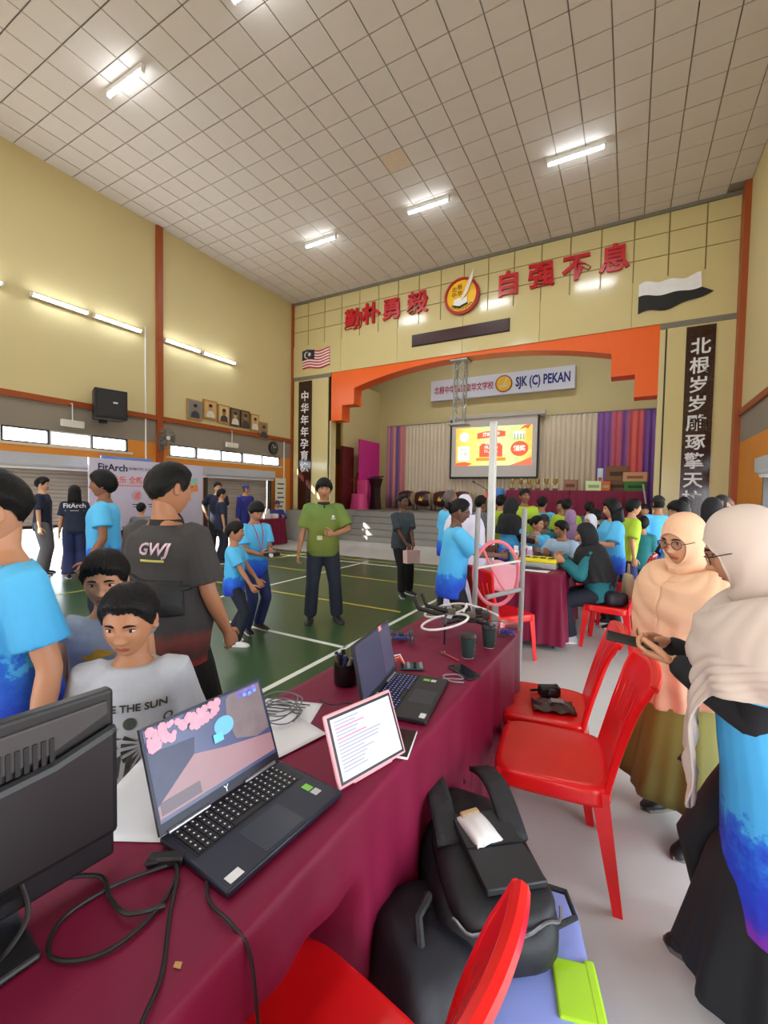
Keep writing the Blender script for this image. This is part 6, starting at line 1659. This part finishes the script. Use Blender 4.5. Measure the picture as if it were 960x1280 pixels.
decal('back_print', flat([rect(-.13, .13, -.005, .005)]), frame3((0, 0, 1.14), (1, 0, 0), (0, 0, 1)), white, p.shirt.data, (0, 1, 0), p.root, .004)
person('short-haired person in navy polo and grey trousers by the raised shutter', (-8.9, 3.75), fc((-8.9, 3.75), 72), 1.68, None, .92, 'fair', 1, hair='fringe', hairth=.026, top=T(navy, sleeve=.8, loose=.018), bottom=T(greytr, loose=.03, flare=.2))
person('man in navy polo and black trousers standing before the far shutter', (-8.05, 6.75), fc((-8.05, 6.75), 18), 1.70, None, .98, 'fair', 1, hair='fringe', top=T(navy, sleeve=.8, loose=.018), bottom=T(blk, loose=.024), arms={'R': (.2, -.12, .95), 'L': (-.2, -.12, .95)}, feet={'R': (.16, .06, 15), 'L': (-.14, -.04, -10)}, shoe_sole=(240, 240, 240), shoes=(210, 210, 210))
person('person in royal blue overall and blue cap near the shutter', (-8.45, 7.95), fc((-8.45, 7.95), 35), 1.68, None, .95, 'mid', 2, hair='cap', hair_mat=mat('royal_cap', (52, 70, 150), .7), top=T(royal, sleeve=1.95, loose=.022), bottom=T(royal, loose=.03))
person('person in royal blue seated behind the small maroon table', (-9.25, 9.95), fc((-9.25, 9.95), 15), 1.5, None, .92, 'mid', 2, hair='cap', hair_mat=mat('royal_scarf', (44, 50, 130), .7), top=T(royal, sleeve=1.9, loose=.02), bottom=T(royal), seat=.45, arms={'R': (.12, .3, .8), 'L': (-.12, .3, .8)})
person('person in grey with dark hair seated before the banner', (-8.2, 5.08), fc((-8.2, 5.08), 160), 1.5, None, .9, 'mid', 2, hair='fringe', top=T(greytr, sleeve=.7, loose=.02), bottom=T(dkn), seat=.45)
person('person in a pale top seated at the left end of the banner table', (-8.2, 4.5), fc((-8.2, 4.5), 150), 1.42, None, .9, 'mid', 2, hair='fringe', top=T(pale, sleeve=.7, loose=.02), bottom=T(dkn), seat=.45)
person('person with black headscarf and teal top before the banner', (-7.9, 5.6), fc((-7.9, 5.6), 90), 1.5, None, .9, 'mid', 2, hijab=dict(m=blksc, drop=.25), top=T(teal, sleeve=1.8, loose=.02), bottom=T(dkn), seat=.45)
person('person in dark navy half hidden behind the broad man', (-7.4, 6.3), fc((-7.4, 6.3), 100), 1.55, None, .92, 'mid', 2, hair='fringe', top=T(navy, sleeve=.8, loose=.02), bottom=T(dkn))

# --- on the court
p = person('small boy in a blue event shirt and white sneakers on the court', (-3.36, 3.02), fc((-3.36, 3.02), 74), 1.20, .195, .88, 'tan', 1, hair='fringe', hairth=.02, hpitch=2, top=T(tie, sleeve=.75, loose=.024, hem=-.3), bottom=T(dkn), shoes=(232, 232, 234), arms={'R': (.13, .20, .60), 'L': (-.10, .20, .62)}, feet={'R': (.08, .06, 5), 'L': (-.08, -.05, -5)})
p = person('taller boy in blue event shirt looking down at a controller', (-3.50, 3.42), fc((-3.50, 3.42), 30), 1.41, .205, .9, 'tan', 1, hair='mop', hairth=.016, hpitch=26, top=T(tie, sleeve=.75, loose=.022, hem=-.26), bottom=T(navyt), arms={'R': (.07, .25, .86), 'L': (-.07, .25, .86)}, hands={'R': ((-.3, 1, .1), (-.9, 0, .3), .5), 'L': ((.3, 1, .1), (.9, 0, .3), .5)})
ct = thing('game_controller', 'black radio controller held by the taller boy', 'controller', (p.root.location.x, p.root.location.y, .87)); ct.rotation_euler = p.root.rotation_euler
MB().cbox((0, .34, 0), (.15, .09, .035)).build('controller_body', blk, ct, bevel=.012)
for q in (-.04, .04): MB().lathe([(.012, 0), (.006, .012), (.01, .03)], 10, (q, .34, .017)).build('thumb_stick', greytr, ct)
MB().lathe([(.02, 0), (.02, .02)], 12, (.05, .40, 0), ax=(0, 1, 0)).build('dial', silver, ct)
b_ = MB(); b_.tube([p.nk + Vector((-.05, .05, 0)), p.nk + Vector((-.035, .12, -.12)), p.nk + Vector((0, .145, -.28)), p.nk + Vector((.035, .12, -.12)), p.nk + Vector((.05, .05, 0))], .005, 5); b_.build('lanyard', mat('red_lanyard', (190, 60, 70), .7), p.root)

p = person('man in a green polo with black collar standing on the court', (-3.08, 4.08), fc((-3.08, 4.08), 4), 1.66, .232, 1.0, 'tan', 1, hair='mop', hairth=.022, hpitch=4, top=T(greenp, sleeve=.85, loose=.022, hem=-.2, collar=mat('black_collar', (30, 30, 26), .8)), bottom=T(dkn, loose=.018), shoes=(26, 26, 28), shoe_sole=(40, 40, 40),
           arms={'R': (.28, .03, .82), 'L': (-.10, .24, 1.05)}, elbows={'L': (-1, -.4, -.4)}, hands={'L': ((.8, .5, .1), (.3, -1, .1), .9)}, feet={'R': (.14, .0, 12), 'L': (-.17, .02, -14)})
decal('chest_logo', flat([circle(0, 0, .016), rect(-.022, .03, -.03, -.022)]), FR(-.1, 1.24), white, p.shirt.data, (0, -1, 0), p.root, .004)
decal('name_badge', flat([rect(-.03, .03, -.025, .025)]), FR(.05, 1.0), mat('badge_card', (210, 206, 170), .5), p.shirt.data, (0, -1, 0), p.root, .006)
MB().tube([p.nk + p.Y * (.085 + .006 * q) * 1.0 - Vector((0, 0, .03 * q)) for q in range(6)], .009, 6).build('placket', _M['black_collar'], p.root)
p = person('woman in dark floral blouse holding a pale paper bag', (-2.92, 5.78), fc((-2.92, 5.78), 32), 1.50, .215, .96, 'dark', 1, hair='tied', fem=True, hairth=.014, hyaw=10, top=T(floral, sleeve=.85, loose=.02, hem=-.2), bottom=T(blk), arms={'R': (.06, .22, .80), 'L': (-.04, .24, .82)}, shoes=(30, 30, 32), shoe_sole=(235, 235, 235), feet={'R': (.02, .08, 20), 'L': (-.16, .0, -8)})
q = p.root.matrix_basis @ Vector((0, .27, .62))
bg = thing('paper_bag', 'small pale pink paper bag held by the woman in floral blouse', 'bag', q, p.root.rotation_euler.z + .1)
MB().prism([(-.11, -.09), (.11, -.09), (.12, .09), (-.12, .09)], lambda u, v, d: (u, d, v), -.05, .05).build('bag_body', mat('bag_pink', (226, 190, 186), .7), bg, 0)
for s_ in (-.051, .051): MB().tube([(-.05, s_, .09), (-.04, s_, .15), (.04, s_, .15), (.05, s_, .09)], .005, 5).build('bag_handle', _M['bag_pink'], bg)

# --- behind the far end of the table
p = person('woman with tied hair and glasses in a blue event shirt, reaching right', (-1.40, 3.80), fc((-1.40, 3.80), 96), 1.47, .215, 1.0, 'dark', 1, hair='tied', fem=True, hairth=.014, hpitch=14, lean=4, top=T(tie, sleeve=.9, loose=.03, hem=-.34), bottom=T(blk), arms={'R': (.12, .40, .98), 'L': (-.1, .33, 1.0)}, glasses='dark', shoes=(30, 30, 30))
cu = thing('green_tumbler', 'small teal cup held out by the woman in blue', 'cup', p.root.matrix_basis @ Vector((.1, .53, .90)))
MB().lathe([(.028, 0), (.034, .1), (.034, .11)], 16).build('cup_body', mat('teal_cup', (40, 140, 140), .4), cu); MB().lathe([(.036, .11), (.036, .12), (.02, .126)], 16).build('cup_lid', white, cu)
person('bald man in a blue shirt standing behind the woman in glasses', (-2.02, 5.35), fc((-2.02, 5.35), 120), 1.57, None, 1.0, 'brown', 1, hair='bald', hairth=.004, hair_mat=hair_g, top=T(tie, sleeve=.75, loose=.022), bottom=T(dkn), arms={'R': (.1, .3, .98)})
person('woman in a long white headscarf and pale robe beside the bald man', (-1.60, 4.70), fc((-1.60, 4.70), 150), 1.51, None, 1.0, 'fair', 1, hijab=dict(m=lav, drop=.5), top=T(lav, sleeve=1.9, loose=.025), bottom=dict(m=lav, kind='skirt', z1=.1))
person('person in grey-brown with dark hair far behind the white pole', (-2.1, 6.95), fc((-2.1, 6.95), 120), 1.50, None, .95, 'brown', 2, hair='mop', top=T(greytr, sleeve=.8, loose=.02), bottom=T(blk))
p = person('woman in black headscarf and blue event shirt right of the pole', (-1.36, 5.85), fc((-1.36, 5.85), 112), 1.49, None, .96, 'mid', 1, hijab=dict(m=blksc, drop=.14), hpitch=12, top=T(tie, sleeve=.7, loose=.024, hem=-.3), bottom=T(blk), arms={'R': (.1, .28, .92), 'L': (-.1, .28, .95)})
for q in 'RL': MB().tube([p.A[q][0].lerp(p.A[q][1], .6), p.A[q][1], p.A[q][2]], [.05, .044, .034], 10).build('inner_sleeve', blk, p.root)
G = 'crowd by the stage'
person('person in lime tee partly behind the white pole', (-1.86, 7.3), fc((-1.86, 7.3), 150), 1.52, None, .98, 'mid', 2, hair='mop', top=T(limes, sleeve=.8, loose=.022), bottom=T(dkn), group=G)
person('man in lime tee looking left, behind the black headscarf', (-1.45, 7.15), fc((-1.45, 7.15), 20), 1.62, None, .96, 'brown', 2, hair='fringe', top=T(limes, sleeve=.8, loose=.022), bottom=T(dkn), group=G)
person('person in teal-blue tee with back turned below the trophies', (-1.28, 7.75), fc((-1.28, 7.75), 165), 1.50, None, 1.04, 'tan', 2, hair='fringe', top=T(tie, sleeve=.8, loose=.024), bottom=T(dkn), group=G)
person('person in a pale blue shirt with dark hair beside the teal-blue tee', (-1.02, 8.1), fc((-1.02, 8.1), -20), 1.45, None, .9, 'tan', 2, hair='fringe', top=T(pale, sleeve=.8, loose=.02), bottom=T(dkn), group=G)
person('woman in printed lime tee with back turned', (-.86, 7.45), fc((-.86, 7.45), 170), 1.47, None, 1.06, 'brown', 2, hair='tied', top=T(limes, sleeve=.8, loose=.026), bottom=T(dkn), group=G)
person('child in lime tee peeking left of the printed lime tee', (-1.02, 8.6), fc((-1.02, 8.6), 20), 1.38, None, .9, 'mid', 2, hair='fringe', top=T(limes, sleeve=.8, loose=.02), bottom=T(dkn), group=G)
person('boy in a teal shirt with back turned before the maroon stage table', (-.62, 8.6), fc((-.62, 8.6), 160), 1.42, None, .98, 'tan', 2, hair='short', top=T(teal, sleeve=.8, loose=.024), bottom=T(dkn), group=G)
G = 'people seated around the second table'
person('girl with ponytail in light blue seated at the left of second table', (-1.10, 6.25), fc((-1.10, 6.25), 12), 1.45, None, .92, 'mid', 1, hair='tied', fem=True, hpitch=6, hyaw=48, top=T(tie, sleeve=.8, loose=.022), bottom=T(dkn), seat=.46, arms={'R': (.1, .3, .8), 'L': (-.1, .3, .8)}, group=G)
person('boy in a pale blue shirt leaning over the second table', (-.72, 6.18), fc((-.72, 6.18), -16), 1.42, None, .98, 'tan', 1, hair='fringe', lean=18, hpitch=10, hyaw=-40, top=T(pale, sleeve=.8, loose=.024), bottom=T(dkn), seat=.46, arms={'R': (.15, .35, .78), 'L': (-.12, .35, .78)}, group=G)
person('person in a dark cap seated between girl and boy', (-1.10, 6.85), fc((-1.10, 6.85), 10), 1.45, None, .92, 'brown', 2, hair='cap', hair_mat=mat('dark_cap', (40, 30, 32), .7), top=T(teal, sleeve=.8, loose=.02), bottom=T(dkn), seat=.46, group=G)
p = person('woman in black headscarf and teal jacket seated on a red chair', (-.24, 5.02), fc((-.24, 5.02), -80), 1.52, None, 1.02, 'mid', 1, hijab=dict(m=blksc, drop=.24, back=.2), lean=14, hpitch=16, top=T(teal, sleeve=1.9, loose=.024, hem=-.16), bottom=T(dkn, loose=.02), seat=.45, arms={'R': (.12, .36, .86), 'L': (-.08, .36, .84)}, shoes=(200, 200, 204), group=G, feet={'R': (.1, .36, 4), 'L': (-.1, .3, -4)})
person('person in a mauve headscarf behind the leaning boy', (-.75, 7.0), fc((-.75, 7.0), 160), 1.32, None, .95, 'mid', 2, hijab=dict(m=mauve, drop=.3), top=T(mauve, sleeve=1.8, loose=.02), bottom=T(dkn), group=G)
person('person in light grey headscarf and cap behind the teal jacket', (-.45, 6.55), fc((-.45, 6.55), -40), 1.28, None, .95, 'mid', 2, hijab=dict(m=greysc, drop=.25), top=T(blk, sleeve=1.8, loose=.02), bottom=T(dkn), group=G)
person('person in black crouching over the tables behind the grey headscarf', (-.3, 7.35), fc((-.3, 7.35), -120), 1.36, None, .95, 'mid', 2, hair='mop', lean=20, top=T(blk, sleeve=1.8, loose=.02), bottom=T(dkn), group=G)
G = 'people on the right of the hall'
person('woman with long dark ponytail in blue event shirt standing beside red chairs', (-.16, 5.75), fc((-.16, 5.75), -70), 1.49, None, 1.0, 'mid', 1, hair='bob', fem=True, hairth=.018, hpitch=10, top=T(tie, sleeve=.85, loose=.026, hem=-.34), bottom=T(dkn), arms={'R': (.12, .3, 1.0), 'L': (-.14, .28, 1.0)}, group=G)
person('person in lime tee bending behind the ponytail woman', (-.02, 6.6), fc((-.02, 6.6), 110), 1.5, None, .95, 'mid', 2, hair='mop', lean=8, top=T(limes, sleeve=.85, loose=.024), bottom=T(navyt), group=G)
person('boy in lime shirt facing the camera near the right stage table', (.24, 9.1), fc((.24, 9.1), 8), 1.40, None, .98, 'mid', 2, hair='fringe', hpitch=10, top=T(limes, sleeve=.85, loose=.022), bottom=T(dkn), group=G)
person('small child in teal with back turned beside the maroon table', (.17, 6.95), fc((.17, 6.95), 175), 1.26, .2, .92, 'tan', 2, hair='mop', top=T(teal, sleeve=.9, loose=.022), bottom=T(dkn), group=G)
person('man in dark cap and blue shirt with jeans', (.36, 7.25), fc((.36, 7.25), -150), 1.54, None, 1.0, 'tan', 2, hair='cap', hair_mat=mat('black_cap', (26, 24, 26), .7), top=T(tie, sleeve=.8, loose=.022), bottom=T(jean, loose=.024), group=G)
person('man in blue shirt with dark hair right of the capped man', (.70, 7.8), fc((.70, 7.8), 170), 1.53, None, 1.0, 'tan', 2, hair='fringe', top=T(tie, sleeve=.8, loose=.022), bottom=T(jean), group=G)
p = person('black-haired person in blue with a dark bag strap behind the peach scarf', (.44, 5.35), fc((.44, 5.35), -55), 1.47, None, .98, 'tan', 1, hair='mop', hairth=.026, top=T(tie, sleeve=.8, loose=.022), bottom=T(blk), group=G)
b_ = MB(); b_.tube([p.sect(.9, .03)[0] + Vector((-.1, 0, .03)), p.sect(.7)[0] + Vector((-.02, .15, 0)), p.sect(.4)[0] + Vector((.1, .14, 0)), p.sect(.2)[0] + Vector((.17, .0, 0)), p.sect(.4)[0] + Vector((.1, -.14, 0)), p.sect(.7)[0] + Vector((-.02, -.15, 0))], .018, 6, closed=True); b_.build('bag_strap', blk, p.root)
person('person in a tall black headscarf behind the peach scarf woman', (.66, 4.95), fc((.66, 4.95), 170), 1.52, None, 1.0, 'mid', 1, hijab=dict(m=blksc, drop=.4), top=T(blk, sleeve=1.9, loose=.024), bottom=dict(m=blk, kind='skirt', z1=.1), group=G)
person('man in dark cap and lime polo by the right pillar', (1.08, 7.3), fc((1.08, 7.3), -40), 1.56, None, 1.05, 'tan', 1, hair='cap', hair_mat=_M['black_cap'], top=T(mat('leaf_green_polo', (120, 176, 40), .8), sleeve=.85, loose=.024, collar=blk), bottom=T(dkn), group=G)
person('fair man in a white shirt by the right wall column', (1.28, 8.3), fc((1.28, 8.3), -60), 1.53, None, 1.0, 'fair', 1, hair='short', hair_mat=mat('brown_hair', (96, 60, 44), .6), top=T(white, sleeve=.85, loose=.02), bottom=T(dkn), group=G)

# --- foreground right
p = person('woman in peach headscarf and glasses wearing an olive dress', (.27, 2.42), fc((.27, 2.42), -38), 1.44, .225, 1.02, 'mid', 0, lean=6, hpitch=14, hyaw=2, fem=True, hijab=dict(m=peach, drop=.42, folds=8, amp=1.3, front=.2, wide=1.12),
           top=T(olive, sleeve=1.9, loose=.028, hem=-.3), bottom=dict(m=olive, kind='skirt', z1=.22, wide=1.55, dx=-.05, dy=.06, dark=0), glasses='brown', feet={'L': (-.13, .10, -8), 'R': (.1, -.02, 6)}, shoes=(24, 26, 30), shoe_sole=(110, 104, 92), arms={'R': (.08, .17, .86), 'L': (-.08, .17, .84)}, elbows={'R': (.3, -1, -.5), 'L': (-.3, -1, -.5)}, hands={'R': ((-1, .3, -.3), (0, -1, .2), .4), 'L': ((1, .3, -.3), (0, -1, .2), .4)})
p = person('woman in cream headscarf, blue event shirt and black skirt using a phone', (.385, 1.58), fc((.385, 1.58), -82), 1.49, .228, 1.06, 'mid', 0, lean=7, hpitch=22, fem=True, hyaw=0,
           hijab=dict(m=creamsc, drop=.12, folds=6, amp=1.3, front=3.6, fpow=9, back=.8, wide=1.06), top=T(tie3, sleeve=.7, loose=.022, hem=-.78, flare=.35),
           bottom=dict(m=blk, kind='skirt', z0=.56, z1=.14, wide=.95), glasses='dark', arms={'L': (-.05, .245, 1.015), 'R': (.11, .27, 1.02)}, elbows={'L': (-.25, -.8, -1), 'R': (.25, -.8, -1)},
           hands={'L': ((.1, 1, .14), (.35, -.1, 1), .62, (-1, 0, .1)), 'R': ((-.55, .8, .35), (-.6, -.2, -.75), .55, (-.5, .6, .4))}, feet={'R': (.10, .10, 8), 'L': (-.12, -.12, -6)}, shoes=(24, 26, 30), shoe_sole=(96, 92, 84))
for q in 'RL':
    MB().limb([p.A[q][0].lerp(p.A[q][1], .5), p.A[q][1]], [.056, .050], 16).limb([p.A[q][1], p.A[q][1].lerp(p.A[q][2], .5), p.A[q][1].lerp(p.A[q][2], .9)], [.050, .046, .036], 16).build('inner_sleeve', blk, p.root, 60)
PHW = p
# ------------------------------------------------------------------ phone in the hands of the woman on the right
w_, d_ = PHW.hands['L']
ph = phone((0, 0), 0, 'dark phone held flat by the woman in the cream headscarf')
ph.location = PHW.root.matrix_basis @ (w_ + Vector((.02, .115, .030)))
ph.rotation_euler = (Euler((.12, -.10, PHW.root.rotation_euler.z + .12)))
